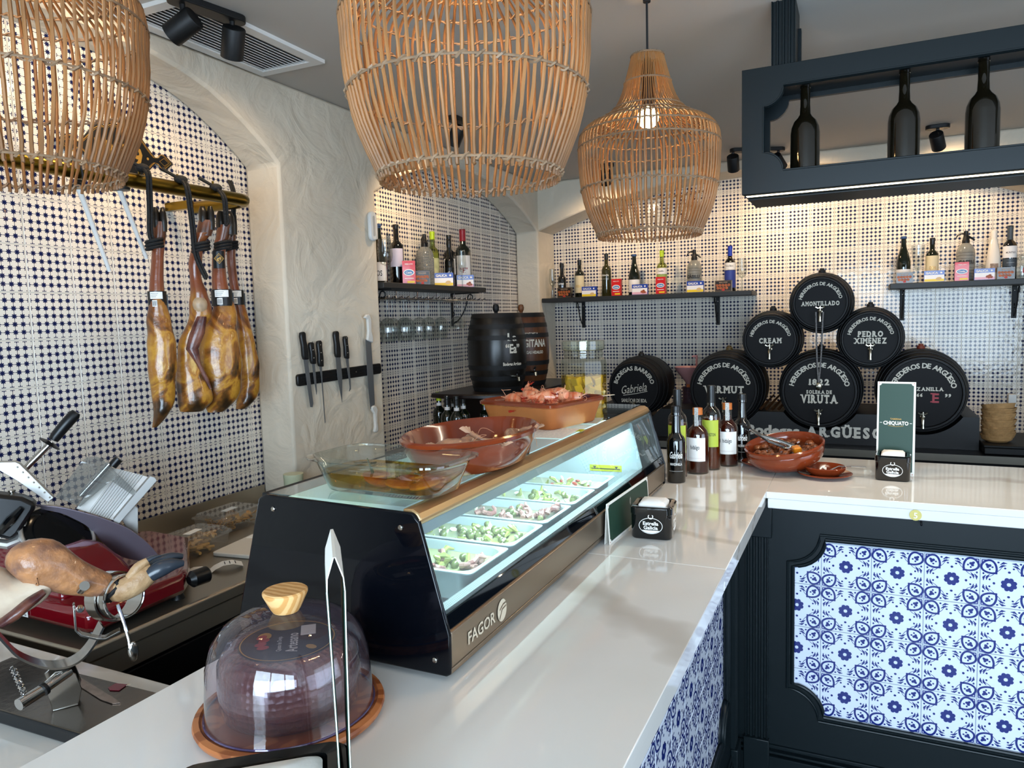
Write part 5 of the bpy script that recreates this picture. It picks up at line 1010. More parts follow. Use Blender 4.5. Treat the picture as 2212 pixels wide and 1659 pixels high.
# prawns
def prawn_me(curl, col, seed):
    rg = random.Random(seed); parts = {}
    P = []; rad = []
    n = 14; L = .115
    x = y = 0; a = 0
    for i in range(n):
        t = i/(n-1); P.append((x, y, 0)); a += curl/n*(.3 if t < .35 else 1.5); x += math.cos(a)*L/n; y += math.sin(a)*L/n
        rad.append(.0045+.0115*math.sin(PI*min(1, t*1.25+.12))**.7*(1-.25*t)+(.0012 if i % 2 and t > .35 else 0))
    b = MB(); b.tube(P, rad, 10, flat=.8); parts['body'] = b
    e = P[-1]; b = MB()
    for q in (-.5, -.2, .2, .5): b.add([e, (e[0]+.022*math.cos(a+q), e[1]+.022*math.sin(a+q), .003), (e[0]+.024*math.cos(a+q+.25), e[1]+.024*math.sin(a+q+.25), .0), (e[0]+.01*math.cos(a+q+.2), e[1]+.01*math.sin(a+q+.2), -.003)], [(0, 1, 2, 3), (0, 3, 1)])
    parts['tail'] = b
    b = MB(); 
    for i in range(3, 11): p = P[i]; s = -1; b.tube([(p[0], p[1], 0), (p[0]+.002, p[1]+s*-.014, -.006), (p[0]-.006, p[1]+.020, -.010)], .0011, 4)
    parts['legs'] = b
    b = MB()
    for q in (1,): b.tube(catmull([(0, q*.003, .002), (-.018, q*.008, .012+.01*rg.random()), (-.030, q*.018, .016), (-.02+.01*rg.random(), q*.034, .010)], 4), .0005, 4)
    b.tube([(.004, 0, .004), (-.022, 0, .008)], [.002, .0006], 5); parts['feelers'] = b
    b = MB(); b.sphere((.004, .006, .004), .0026, 6, 5); b.sphere((.004, -.006, .004), .0026, 6, 5); parts['eyes'] = b
    return parts
def prawn_proto(label, M, curl, mb_, mt_, mf, seed, group):
    o = thing('prawn', label, 'prawn', M, group)
    for k, m in (('body', mb_), ('tail', mt_), ('legs', mt_), ('feelers', mf), ('eyes', m_black)):
        q = ob(k, prawn_me(curl, None, seed)[k], m, o, smooth=50)
        if k == 'legs': stuff(q)
    return o
m_pr = mat('cooked_prawn', '#d2683e', .28, coat=.5, col2='#e0a27c', vscale=40, bump=.35, bscale=90, stretch=(1.6, .6, .6)); m_prt = mat('cooked_prawn_red', '#b83a28', .3, coat=.4); m_prf = mat('prawn_feeler', '#d89a74', .5)
m_rw = mat('raw_prawn', '#b98a6a', .28, coat=.5, col2='#8e6a58', vscale=40, bump=.35, bscale=90); m_rwt = mat('raw_prawn_legs', '#c49a7c', .4)
g1 = 'cooked prawns in the square clay dish'; protos = []
SQ = T(1.905, .815, 1.3637) @ RZ(-14)
rg = random.Random(11); k = 0
descr = ['near the left corner', 'near the front rim', 'by the right corner', 'in the middle of the heap', 'against the back rim', 'on top of the heap']
for layer, (z, cnt) in enumerate(((.036, 8), (.052, 8), (.066, 6))):
    for j in range(cnt):
        x = -.055+.11*((j % 4)+.5)/4+rg.uniform(-.010, .010); y = (-.045 if j < 4 else .045)+rg.uniform(-.015, .015)
        M = SQ @ T(x, y, z+rg.uniform(0, .008)) @ RZ(90+rg.uniform(-22, 22)+(180 if rg.random() < .35 else 0)) @ RX(rg.uniform(-18, 18)) @ RY(rg.uniform(-8, 8)) @ SC(.84, 1.3, 1.3) @ T(-.056, 0, 0)
        lb = 'orange cooked prawn in the %s layer, %s row, %s from the left' % (('bottom', 'middle', 'top')[layer], 'front' if j < 4 else 'back', ('first', 'second', 'third', 'fourth')[j % 4])
        if len(protos) < 3: o = prawn_proto(lb, M, [-1.4, 1.2, -.8][len(protos)], m_pr, m_prt, m_prf, len(protos), g1); protos.append(o)
        else: dup(protos[k % 3], M, lb, g1)
        k += 1
sk = thing('brown_sausage_strip', 'dark violet rod lying along the back rim among the cooked prawns', 'food', SQ @ T(.085, .0, .055)); ob('rod', MB().tube([(0, .10, 0), (.004, 0, .004), (0, -.10, 0)], .010, 10), mat('violet_shell', '#4a2430', .3, coat=.5), sk)
tp = thing('paper_tag', 'pale paper tag sticking out beside the square clay dish', 'tag', SQ @ T(.140, -.085, .054) @ RZ(-38)); ob('tag', MB().prism([(0, 0), (.03, -.01), (.065, .006), (.062, .012), (.03, .006)], 0, .0015), mat('pale_tag', '#c9b79e', .6), tp)
OV = T(1.329, .729, 1.3517); pr0 = None
for j, (x, y, z, rz, lb) in enumerate([(-.060, .030, .042, 120, 'raw pale prawn curled at the left end of the oval dish'), (-.02, -.01, .036, 20, 'raw pale prawn in the middle of the oval dish'), (.03, .02, .036, 200, 'raw pale prawn lying across the oval dish centre'), (.085, -.04, .044, 40, 'raw pale prawn with raised head at the right of the oval dish'), (-.08, -.03, .034, 340, 'raw pale prawn by the near left wall of the oval dish'), (.04, -.05, .030, 170, 'raw pale prawn at the bottom near the front rim')]):
    M = OV @ T(x, y, z) @ RZ(rz) @ RX(15-8*j) @ SC(1.1, 1.2, 1.15) @ T(-.045, 0, 0)
    if pr0 is None: pr0 = prawn_proto(lb, M, -1.7, m_rw, m_rwt, m_prf, 9, 'raw prawns in the oval dish')
    else: dup(pr0, M, lb, 'raw prawns in the oval dish')
# ================================================================ cheese jar
JX, JY = 2.525, .913
jr = thing('cheese_jar', 'big hexagonal glass jar of cheese cubes in yellow oil', 'jar', T(JX, JY, 1.0702) @ SC(.9, .9, 1))
def hexr(r, z, n=8): return [(r*math.cos(2*PI*(i+.5)/n)*(1 if True else 1), r*math.sin(2*PI*(i+.5)/n), z) for i in range(n)]
m_jarg = thin_glass('jar_glass', '#f2f4ee', .8)
b = MB(); b.loft([hexr(.086, 0), hexr(.094, .008), hexr(.094, .405), hexr(.090, .425), hexr(.082, .432)], cap=False); b.lathe([(.0775, .432), (.0775, .440), (.082, .444), (.082, .448), (.0775, .452), (.0775, .470)], 32, cap=False); ob('glass', b, m_jarg, jr, smooth=20)
ob('lid', MB().lathe([(.080, .458), (.087, .462), (.087, .492), (.084, .494), (0, .494)], 32), thin_glass('lid_glass', '#e9e8d8', 1.6, haze=.06), jr)
m_choil = mat('yellow_oil', '#e0b820', .02, trans=.9, ior=1.2)
b = MB(); b.loft([hexr(.0855, .004), hexr(.0905, .010), hexr(.0905, .368)]); oo = ob('oil', b, thin_glass('oil_yellow', '#f8e68a', .6), jr)
cb = MB().box(-.0145, .0145, -.0145, .0145, -.0145, .0145, c=.002).data('cheese_cube', mat('cheese', '#e6d492', .45, var=.08, vscale=30)); rg = random.Random(4); c0 = None
for lay in range(6, 12):
    for j in range(9):
        a = 2*PI*j/8+lay*.7; r = .054 if j < 8 else .0
        if j == 8 and lay < 10: continue
        sx_ = 2.2 if (lay == 9 and j in (4, 6)) else 1
        M = T(JX+r*math.cos(a), JY+r*math.sin(a), 1.0702+.020+.0295*lay+rg.uniform(0, .006)) @ Euler((rg.uniform(-.5, .5), rg.uniform(-.5, .5), rg.uniform(0, 3))).to_matrix().to_4x4() @ SC(1, 1, sx_)
        o = link('cheese_cube', cb, None, M); tag(o, 'pale yellow cheese cube under oil in the big jar', 'cheese', 'cheese cubes in the jar of oil')
# ================================================================ bottles on the bar
m_amber = mat('amber_spirit', '#5a1c08', .03, trans=.55, ior=1.33); m_amber2 = mat('light_amber_spirit', '#8a3a0a', .03, trans=.65, ior=1.33); m_cg = thin_glass('clear_bottle_glass', '#e6e2da', 1.8)
m_limel = mat('lime_paper_label', '#a9b83c', .55); m_cork = mat('amber_cork', '#b5652a', .45)
def barb(lb, x, y, kind, rz):
    M = T(x, y, 1.0703) @ RZ(rz)
    if kind == 'g':
        o = bottle('sherry_bottle', lb, M, 'sherry', .257, .032, g_black, m_dark, (.945, 1.03), patches=[(.14, .50, 0, None, [('Gabriela', .385, .024, .045, 'script'), ('MANZANILLA', .26, .009, .042, 'w'), ('___________', .18, .006, .05, 'w')])])
    elif kind == 'w':
        o = bottle('spirit_bottle', lb, M, 'tall', .312, .0345, m_cg, m_dark, (.80, 1.004), 1.06, patches=[(.28, .60, 62, m_limel, [('WELLINGTON', .43, .012, .05, 'k')])], fill=(m_amber2, .62))
        b = MB(); F = T(-.0352, 0, .165) @ BW; blob(b, -.018, -.02, .007, .005, 20, .0006, M=F); blob(b, -.022, -.012, .003, .006, 0, .0007, M=F); ob('bird_emblem', b, mat('ink', '#1c1a1c', .6), o)
    else:
        o = bottle('spirit_bottle', lb, M, 'squat', .238, .0405, m_cg, m_cork, (.90, 1.0), 1.10, patches=[(.20, .56, 55, m_white, [('hidalgo', .42, .016, .034, 'k'), ('_____________', .26, .004, .05, 'r')])], fill=(m_amber, .80))
        ob('tax_seal', MB().add([(-.018, -.007, .241), (-.018, .007, .241), (-.0195, .007, .165), (-.0195, -.007, .165)], [(0, 1, 2, 3)]), mat('seal_paper', '#c4c6c2', .6, var=.5, vscale=260), o)
    return o
barb('dark Gabriela sherry bottle nearest the display case', 2.50, .570, 'g', 12); barb('tall amber bottle with lime label, the left one of two', 2.590, .585, 'w', 5)
barb('squat amber hidalgo bottle with white label, the left one of two', 2.672, .530, 'h', -4); barb('tall amber bottle with lime label, the right one of two', 2.752, .496, 'w', -5)
barb('squat amber hidalgo bottle with white label, the right one of two', 2.842, .452, 'h', 8); barb('dark Gabriela sherry bottle furthest along the row', 2.925, .410, 'g', 5)
# ================================================================ napkin holders, cards
m_nap = mat('napkin_tissue', '#ece8e2', .9, bump=.15, bscale=30)
def napkin_holder(label, M, logo=True, two=True):
    o = thing('napkin_holder', label, 'napkin holder', M); h = .085
    b = MB(); b.loft([rr_ring(.050, .050, .016, 0), rr_ring(.053, .053, .018, .004), rr_ring(.053, .053, .018, h-.022), rr_ring(.0545, .0545, .018, h-.020), rr_ring(.0545, .0545, .018, h-.003), rr_ring(.051, .051, .016, h), rr_ring(.041, .041, .010, h-.001), rr_ring(.040, .040, .010, h-.022)]); ob('box', b, mat('black_enamel', '#060708', .08, coat=.7), o, smooth=40)
    b = MB(); b.loft([[wob((x, y, z+.006*math.cos(x*30)), 60, .0015) for x, y, z in rr_ring(q, q*.97, .008, z)] for q, z in ((.037, h-.018), (.037, h-.003), (.030, h+.004), (.010, h+.006))]); ob('napkins', b, m_nap, o, smooth=60)
    for rz in ((0, 90) if two else (0,)):
        b = MB(); F = RZ(rz) @ T(-.0532, 0, .036) @ BW
        ribbon(b, [(.030*math.cos(t), .0205*math.sin(t)) for t in [2*PI*i/28 for i in range(28)]], .0014, .0005, F, True)
        text(b, 'Estrella', F @ T(0, .0068, 0), .0095, .040, .03); text(b, 'Galicia', F @ T(0, -.0045, 0), .0095, .037, .03)
        b.add([F @ Vector((.0285*math.cos(t), .0192*math.sin(t), .0006)) for t in [PI+.65+(PI-1.3)*i/10 for i in range(11)]], [tuple(range(11))])
        ribbon(b, [(.006*math.cos(t), .0245+.006*math.sin(t)) for t in [2*PI*i/14 for i in range(14)]], .0022, .0009, F, True); ob('logo', b, m_white, o)
    return o
napkin_holder('black enamel napkin holder beside the display case and green card', T(1.872, .487, 1.0703) @ RZ(5)); napkin_holder('black enamel napkin holder before the tall green card at right', T(2.780, -.108, 1.0703) @ RZ(-3), two=False)
m_cardg = mat('card_green', '#133628', .5); m_cardw = mat('card_white', '#e6e3da', .5); m_ochre = mat('card_ochre', '#b08a3a', .5)
def tent(label, M, w, h, t=.03, logo=True, name='menu_card'):
    # a folded tent card: two leaves meeting at the top, front towards -X
    o = thing(name, label, 'sign', M); a = math.degrees(math.atan2(t/2, h))
    for s in (1, -1):
        F = T(0, 0, h) @ RY(a) @ T(0, 0, -h) @ BW if s == 1 else T(0, 0, h) @ RY(-a) @ T(0, 0, -h) @ BW @ RY(180)
        lf = ob('leaf', MB().box(-w/2, w/2, 0, h, 0, .0012, F), m_cardw, o)
        b = MB(); P = scallop(-w/2+.006, w/2-.006, .006, h-.006, .007, 4); b.add([F @ Vector((x, y, .0015)) for x, y in P], [tuple(range(len(P)))]); ob('green_field', b, m_cardg, lf)
        if logo:
            b = MB(); G = F @ T(0, h*.56, .0016); text(b, 'CHIQUATO', G, .013, w*.66, .03); ribbon(b, [(-w*.42, 0), (-w*.36, 0)], .0015, .0006, G); ribbon(b, [(w*.36, 0), (w*.42, 0)], .0015, .0006, G); ob('lettering', b, m_cardw, lf)
            b = MB(); text(b, 'TABERNA', G @ T(0, .014, 0), .006, w*.3, .02); ribbon(b, [(-w*.2, -.010), (0, -.0125), (w*.2, -.010)], .0012, .0006, G); ob('gold_lettering', b, m_ochre, lf)
        b = MB(); [blob(b, sx_*(w/2-.005), y, .0016, .0016, z=.0018, M=F) for sx_ in (-1, 1) for y in (.005, h-.005)]; ob('dots', b, mat('print_red', '#b03024', .5), lf)
    return o
tent('tall green CHIQUATO tent card with white border behind the right napkin holder', T(2.850, -.118, 1.0703) @ RZ(-6), .118, .325, .03)
c = tent('green card with white border leaning on the display case', T(1.91, .568, 1.0703) @ RZ(88), .345, .105, .012, False)
b = MB(); F = T(1.90, .5600, 1.147) @ RX(90); ribbon(b, [(.006*math.cos(t)*.8, .008*math.sin(t)) for t in [2*PI*i/12 for i in range(12)]], .0016, .0006, F, True); ribbon(b, [(0, -.012), (0, .012)], .0012, .0006, F); ob('emblem', b, m_cardw, c, c.matrix_basis.inverted())
tc_ = thing('menu_card', 'tall folded menu card seen edge-on in front of the cheese dome', 'sign', T(.645, .540, 1.0703) @ RZ(-49.5))
def strip_(mb, path, y0, y1, th):
    rings = []
    for i, p in enumerate(path):
        a_ = path[min(i+1, len(path)-1)]; c_ = path[max(i-1, 0)]; d = Vector((a_[0]-c_[0], a_[1]-c_[1])).normalized(); nx, nz = -d.y*th/2, d.x*th/2
        rings.append([(p[0]+nx, y0, p[1]+nz), (p[0]+nx, y1, p[1]+nz), (p[0]-nx, y1, p[1]-nz), (p[0]-nx, y0, p[1]-nz)])
    return mb.loft(rings)
cp = [(-.0055, 0), (-.0062, .12), (-.0085, .25), (-.0095, .292), (-.0085, .308), (-.001, .331), (.001, .331), (.0085, .308), (.0095, .292), (.0085, .25), (.0062, .12), (.0055, 0)]
ob('leaf', strip_(MB(), cp, -.056, .056, .0012), m_cardw, tc_)
ob('green_field', strip_(MB(), [(x*1.0+(.0009 if x < 0 else -.0009), z) for x, z in cp if z < .30], -.050, .050, .0006), m_cardg, tc_) if False else None
for s_ in (-1, 1): ob('green_field', strip_(MB(), [(s_*(abs(x)-.0011), z) for x, z in cp[:4]], -.0545, .050, .0006), m_cardg, tc_); ob('green_field', strip_(MB(), [(s_*(abs(x)+.0010), z) for x, z in cp[:4]], -.050, .050, .0006), m_cardg, tc_)
# ================================================================ stew dish, saucers
th_ = thing('round_clay_dish', 'tilted round glazed terracotta dish of stewed meat on the bar corner', 'dish', T(2.80, .235, 1.094) @ RX(-7) @ RY(-9))
ob('dish', MB().lathe([(0, 0), (.085, 0), (.105, .006), (.128, .030), (.135, .052), (.133, .062), (.138, .068), (.139, .078), (.134, .082), (.128, .076), (.124, .058), (.118, .034), (.09, .012), (0, .010)], 44), m_terra, th_)
st_ = thing('stewed_meat', 'chunky brown stewed meat filling the tilted terracotta dish', 'food', th_.matrix_basis.copy())
ob('sauce', MB().lathe([(0, .048), (.119, .046)][::-1], 30, cap=False), mat('brown_sauce', '#4a2410', .15, coat=.5, bump=.5, bscale=50), st_)
L = MB(); rg = random.Random(8)
for j in range(60): r = .105*math.sqrt(rg.random()); a = rg.random()*6.3; L.sphere((0, 0, 0), .013, 7, 5, (1.1, .9, .7), T(r*math.cos(a), r*math.sin(a), .052+rg.random()*.010) @ RZ(rg.uniform(0, 180)) @ RX(rg.uniform(-30, 30)))
stuff(ob('meat_chunks', L, mat('stewed_meat_brown', '#4e2412', .3, coat=.4, col2='#8a4a22', vscale=60, bump=.5, bscale=80), st_))
ob('carrot', MB().box(-.018, .018, -.014, .014, -.01, .012, T(-.045, -.045, .068) @ RZ(20), c=.004), mat('orange_carrot', '#d07a12', .3, coat=.4), st_)
tg = thing('serving_tongs', 'steel serving tongs with black grips resting in the stew', 'tongs', th_.matrix_basis @ T(-.0, .03, .085))
for s in (-1, 1):
    ob('arm', MB().tube([(.02+.0, .095, .062), (.0, .05+s*.008, .035+s*.004), (-.01, .0+s*.018, .01), (-.02, -.05+s*.016, -.012)], [.004, .005, .005, .006], 8, flat=1.4), m_chrome, tg); ob('claw', MB().sphere((-.022, -.058+s*.016, -.014), .013, 10, 6, (1, 1.2, .5)), m_chrome, tg)
ob('grip', MB().tube([(.024, .105, .066), (.012, .08, .052)], [.007, .009], 8), m_black, tg)
so = thing('clay_saucer', 'small terracotta saucer propping the left side of the stew dish', 'saucer', T(2.86, .345, 1.0703)); ob('saucer', MB().lathe([(0, 0), (.035, 0), (.058, .014), (.06, .018), (.056, .018), (.034, .006), (0, .005)], 30), m_terra, so)
s2 = thing('clay_saucer', 'terracotta saucer under the small bowl at the bar corner', 'saucer', T(2.738, .105, 1.0703)); ob('saucer', MB().lathe([(0, 0), (.05, 0), (.086, .010), (.090, .014), (.086, .016), (.05, .006), (0, .005)], 40), m_terra, s2)
s3 = thing('clay_bowl', 'shallow terracotta bowl stacked on its saucer with paper scrap', 'bowl', T(2.742, .105, 1.0765)); ob('bowl', MB().lathe([(0, 0), (.045, 0), (.064, .016), (.070, .028), (.068, .031), (.063, .027), (.045, .006), (0, .005)], 40), m_terra, s3); ob('paper_scrap', MB().prism([(-.012, -.008), (.014, -.004), (0, .014)], 0, .001, T(0, 0, .022) @ RX(25) @ RY(-12)), m_paper, s3)
sp = thing('spoon', 'small steel spoon handle sticking out right of the clay bowl', 'spoon', T(2.75, .06, 1.1065)); ob('spoon', MB().tube([(0, .03, -.018), (0, 0, 0), (.01, -.045, .0), (.015, -.085, -.002)], [.004, .002, .0025, .0035], 8, flat=1.5), m_chrome, sp)
# ================================================================ cheese dome
DC = (.796, .760)
m_oldw = mat('zebra_wood', '#b06a3c', .4, col2='#8c4c28', vscale=5, stretch=(1, 3, 1), detail=2)
def woodrings(m, s=16, d=3.5):
    n = m.node_tree.nodes; l = m.node_tree.links; w = n.new('ShaderNodeTexWave'); w.inputs['Scale'].default_value = s; w.inputs['Distortion'].default_value = d; w.inputs['Detail'].default_value = 3; w.inputs['Detail Scale'].default_value = 1.6; tc = n.new('ShaderNodeTexCoord'); l.new(tc.outputs['Object'], w.inputs[0])
    rp = [x for x in n if x.type == 'VALTORGB'][0]; l.new(w.outputs[0], rp.inputs[0])
woodrings(m_oldw, 6, 14)
cbd = thing('round_wooden_board', 'round striped wooden board under the plastic cheese dome', 'board', T(DC[0], DC[1], 1.0703) @ RZ(35)); ob('board', MB().lathe([(0, 0), (.120, 0), (.135, .006), (.1375, .012), (.136, .016), (.128, .018), (.125, .015), (0, .014)], 56), m_oldw, cbd)
m_pine = mat('pale_pine', '#d8ab72', .45, col2='#c08c50', vscale=6); woodrings(m_pine, 28, 2)
dm = thing('cheese_dome', 'clear plastic cheese dome with pale wooden knob', 'dome', T(DC[0], DC[1], 1.0855))
m_dome = thin_glass('dome_plastic', '#f1edf4', 1.3, haze=.03, hazecol='#cdbfd8')
ob('cover', MB().lathe([(.1225, 0), (.1205, .004), (.1195, .03), (.1165, .075), (.108, .105), (.092, .125), (.070, .137), (.040, .143), (0, .145)], 64, cap=False), m_dome, dm, smooth=60)
ob('rim', MB().tube([(.122*math.cos(2*PI*i/64), .122*math.sin(2*PI*i/64), .002) for i in range(64)], .0016, 6, closed=True), thin_glass('dome_rim', '#b8a8d8', 1.8, haze=.2, hazecol='#a898cc'), dm)
ob('knob', MB().lathe([(0, .1445), (.0185, .1445), (.022, .150), (.0325, .172), (.0325, .175), (.030, .177), (0, .177)], 32, RX(0)), m_pine, dm)
ch = thing('round_cheese', 'dark rind cheese wheel wrapped in film with round black label', 'cheese', T(DC[0], DC[1], 1.0856))
m_rind = mat('dark_cheese_rind', '#6a3c2c', .3, coat=.5, col2='#4a2a22', vscale=18)
def rind(m):
    n = m.node_tree.nodes; l = m.node_tree.links; tc = n.new('ShaderNodeTexCoord'); c_ = n.new('ShaderNodeTexVoronoi'); c_.inputs['Scale'].default_value = 105; c_.inputs['Randomness'].default_value = .25; l.new(tc.outputs['Object'], c_.inputs[0]); bp = n.new('ShaderNodeBump'); bp.inputs['Strength'].default_value = .9; bp.inputs['Distance'].default_value = .004; l.new(c_.outputs[0], bp.inputs['Height']); l.new(bp.outputs[0], n['Principled BSDF'].inputs['Normal'])
rind(m_rind)
ob('rind', MB().lathe([(0, .001), (.088, .001), (.096, .010), (.099, .045), (.096, .080), (.088, .093), (.070, .098), (0, .099)], 56), m_rind, ch, smooth=60)
lb_ = ob('label', MB().lathe([(0, .0993), (.070, .0990), (.0705, .0985)][::-1], 48, cap=False), mat('label_black', '#15120f', .3, coat=.5), ch)
F = T(0, 0, .0996) @ RZ(40)
b = MB(); ribbon(b, [(.067*math.cos(2*PI*i/60), .067*math.sin(2*PI*i/60)) for i in range(60)], .0018, .0002, F, True); blob(b, .022, .034, .013, .010, z=.0003, M=F); blob(b, -.034, -.034, .010, .006, 40, z=.0003, M=F); ob('gold_print', b, m_gold, lb_)
b = MB(); text(b, 'Artesano', F @ T(-.012, -.006, 0) @ RZ(0), .017, .066, .015); text(b, 'Queso de Oveja', F @ T(-.012, .012, 0), .007, .05, .01); b.box(.010, .046, -.040, -.018, .0003, .0005, F); ob('white_print', b, mat('label_silver', '#a9a49a', .5), lb_)
b = MB(); [blob(b, -.018+.012*i, .034+.004*(i % 2), .007, .009, 20*i, .0003+.0001*i, M=F) for i in range(4)]; ob('red_print', b, mat('label_red', '#8c2a22', .5), lb_)
ob('film', MB().loft([[wob(((r+.0015*math.sin(9*2*PI*i/60+z*40))*math.cos(2*PI*i/60), (r+.0015*math.sin(9*2*PI*i/60+z*40))*math.sin(2*PI*i/60), z), 50, .0015) for i in range(60)] for r, z in ((.0915, .003), (.0995, .012), (.1025, .045), (.0995, .082), (.091, .096), (.074, .1015))], cap=False), thin_glass('cling_film', '#f4f2f3', 1.6, rough=.04), ch, smooth=60)
nt = thing('napkin_tray', 'black rounded tray with white napkin at the bottom edge of the frame', 'napkin holder', T(.558, .582, 1.0703) @ RZ(-50))
b = MB(); b.loft([rr_ring(.09, .052, .02, 0), rr_ring(.095, .056, .022, .004), rr_ring(.095, .056, .022, .084), rr_ring(.091, .052, .02, .088), rr_ring(.070, .036, .012, .087), rr_ring(.069, .035, .012, .066)]); ob('box', b, mat('black_enamel', '#060708', .08, coat=.7), nt, smooth=40)
b = MB(); b.loft([[wob(p, 60, .001) for p in rr_ring(q, q*.52, .010, z)] for q, z in ((.064, .064), (.064, .084), (.055, .088), (.02, .089))]); ob('napkins', b, m_nap, nt, smooth=60)
# ================================================================ meat slicer (local x to the right, y away, z up)
m_redp = mat('slicer_red', '#6e0a14', .12, coat=.8); m_alu = mat('slicer_aluminium', '#c6c4c0', .4, .8, bump=.02, bscale=30); m_gpl = mat('slicer_plate', '#7d7480', .28, .4)
sl_ = thing('meat_slicer', 'dark red electric meat slicer with aluminium carriage on the steel counter', 'slicer', T(1.40, 1.95, .8705) @ RZ(-35.68))
Wm = sl_.matrix_basis.inverted()
def wpoly(mb, pts, z0, z1, c=0): return mb.prism([(x, y) for x, y in pts], z0, z1, Wm)
base = [(1.135, 1.712), (1.41, 1.722), (1.46, 1.76), (1.69, 2.02), (1.70, 2.22), (1.66, 2.25), (1.15, 2.25), (1.125, 2.22), (1.122, 1.73)]
ob('base', wpoly(MB(), base, .895, .955), m_redp, sl_, bevel=.016)
ob('motor_housing', MB().loft([[tuple(Wm @ Vector((x, y, z))) for x, y in ((1.15+k, 1.86+k*1.2), (1.38-k*1.2, 1.88+k), (1.47-k*1.8, 2.18), (1.15+k, 2.22))] for k, z in ((0, .95), (.02, 1.0), (.05, 1.05), (.075, 1.062))]), m_redp, sl_, bevel=.014)
for x, y in ((1.165, 1.765), (1.43, 1.775), (1.64, 2.18), (1.17, 2.18)): ob('foot', MB().lathe([(0, 0), (.021, 0), (.018, .008), (.011, .022), (.011, .0275)], 16, Wm @ T(x, y, .8705)), m_black, sl_)
ob('speed_knob', MB().lathe([(.012, 0), (.024, .012), (.024, .058), (.020, .062), (0, .062)], 20, Wm @ T(1.43, 1.725, .93) @ RZ(25) @ RX(90) @ RY(58)), m_black, sl_)
lbp = ob('rating_plate', MB().box(-.027, .027, -.019, .019, 0, .001, Wm @ T(1.1205, 1.985, .925) @ BW), m_white, sl_)
b = MB(); F = Wm @ T(1.1190, 1.985, .925) @ BW
for i in range(5): ribbon(b, [(-.024, .013-.006*i), (.0+.018*((i*3) % 4)/3, .013-.006*i)], .0013, .0006, F)
text(b, 'CE', F @ T(.018, -.013, 0), .005); ob('print', b, mat('ink', '#1c1a1c', .6), lbp)
def pl(name, pts, y, th, m, par=None, bev=.001, M=Matrix()): return ob(name, MB().prism([(x, z) for x, z in pts], 0, th, M @ T(0, y, 0) @ RX(90)), m, par or sl_, bevel=bev)
# blade with dark hub, gauge plate
bl = align((-.158, -.035, .215), (-.158+.50, -.035-.55, .215+.66))
ob('blade', MB().lathe([(0, 0), (.086, 0), (.091, .002), (.086, .004), (.070, .006), (.068, .012), (.03, .016), (0, .016)], 48, bl), mat('blade_black', '#17181a', .12, .6), sl_)
ob('blade_ring', MB().tube([bl @ Vector((.096*math.cos(2*PI*i/48), .096*math.sin(2*PI*i/48), 0)) for i in range(48)], .006, 8, closed=True), m_alu, sl_)
pts = catmull([(-.208, .307), (-.150, .293), (-.109, .276), (-.060, .252), (-.024, .229), (.010, .205), (.031, .182), (.055, .150), (.074, .117), (.088, .083)], 2)+catmull([(.066, .070), (.030, .080), (-.005, .094), (-.031, .118), (-.058, .158), (-.075, .195), (-.092, .224), (-.120, .250), (-.149, .272), (-.195, .290)], 2)
ob('gauge_plate', MB().prism([(x, z) for x, z in pts][::-1], 0, .004, T(0, .0, .19) @ RZ(-14) @ RX(90+20) @ T(0, -.19, 0)), m_gpl, sl_, bevel=.0012)
# carriage tray with ridges, tilted
tray = [(-.115, .262), (-.030, .378), (.082, .330), (-.020, .212)]
Mt = T(0, .055, .28) @ RX(-18) @ T(0, 0, -.28)
tr = pl('carriage_tray', tray, 0, .004, m_alu, M=Mt)
b = MB()
for i in range(9):
    t = .34+.062*i; a = Vector((tray[0][0]*(1-t)+tray[3][0]*t, -.006, tray[0][1]*(1-t)+tray[3][1]*t)); e = Vector((tray[1][0]*(1-t)+tray[2][0]*t, -.006, tray[1][1]*(1-t)+tray[2][1]*t))
    ob('ridge', MB().tube([Mt @ a, Mt @ e], .0022, 6), m_alu, tr)
pl('tray_end', [(-.022, .226), (-.016, .204), (.010, .232), (.060, .284), (.100, .327), (.094, .338), (.083, .343)][::-1], .03, .03, m_alu, M=Matrix())
pl('carriage_support', [(.000, .215), (.030, .150), (.040, .165), (.045, .245), (.030, .262)], .05, .02, m_alu)
ob('clamp_knob', MB().lathe([(0, 0), (.009, 0), (.009, .016), (.006, .018), (0, .018)], 14, T(.033, .025, .267) @ RX(90)), m_white, sl_)
ob('pusher_rod', MB().cyl((-.100, .045, .300), (-.020, .045, .385), .011, seg=14), m_chrome, sl_); ob('rod_cap', MB().cyl((-.014, .045, .378), (.004, .045, .398), .013, seg=14), m_black, sl_)
ob('clear_guard', MB().prism([(-.16, .312), (-.090, .405), (-.076, .415), (-.055, .416), (-.040, .408), (.045, .296), (.038, .284), (-.02, .34), (-.103, .274)][::-1], 0, .003, T(0, .02, 0) @ RX(90)), thin_glass('guard_plastic', '#dfe0de', 1.6, haze=.12, hazecol='#c8c8c6'), sl_)
pu = pl('pusher_plate', [(-.34, .42), (-.281, .428), (-.246, .425), (-.236, .418), (-.164, .313), (-.178, .303), (-.185, .309), (-.245, .372), (-.282, .405), (-.34, .40)][::-1], .03, .03, m_alu)
for i in range(7): ob('stud', MB().lathe([(.003, 0), (.001, .005)], 6, T(-.242+.0115*i, -.0, .410-.0158*i) @ RX(90)), m_steel, pu)
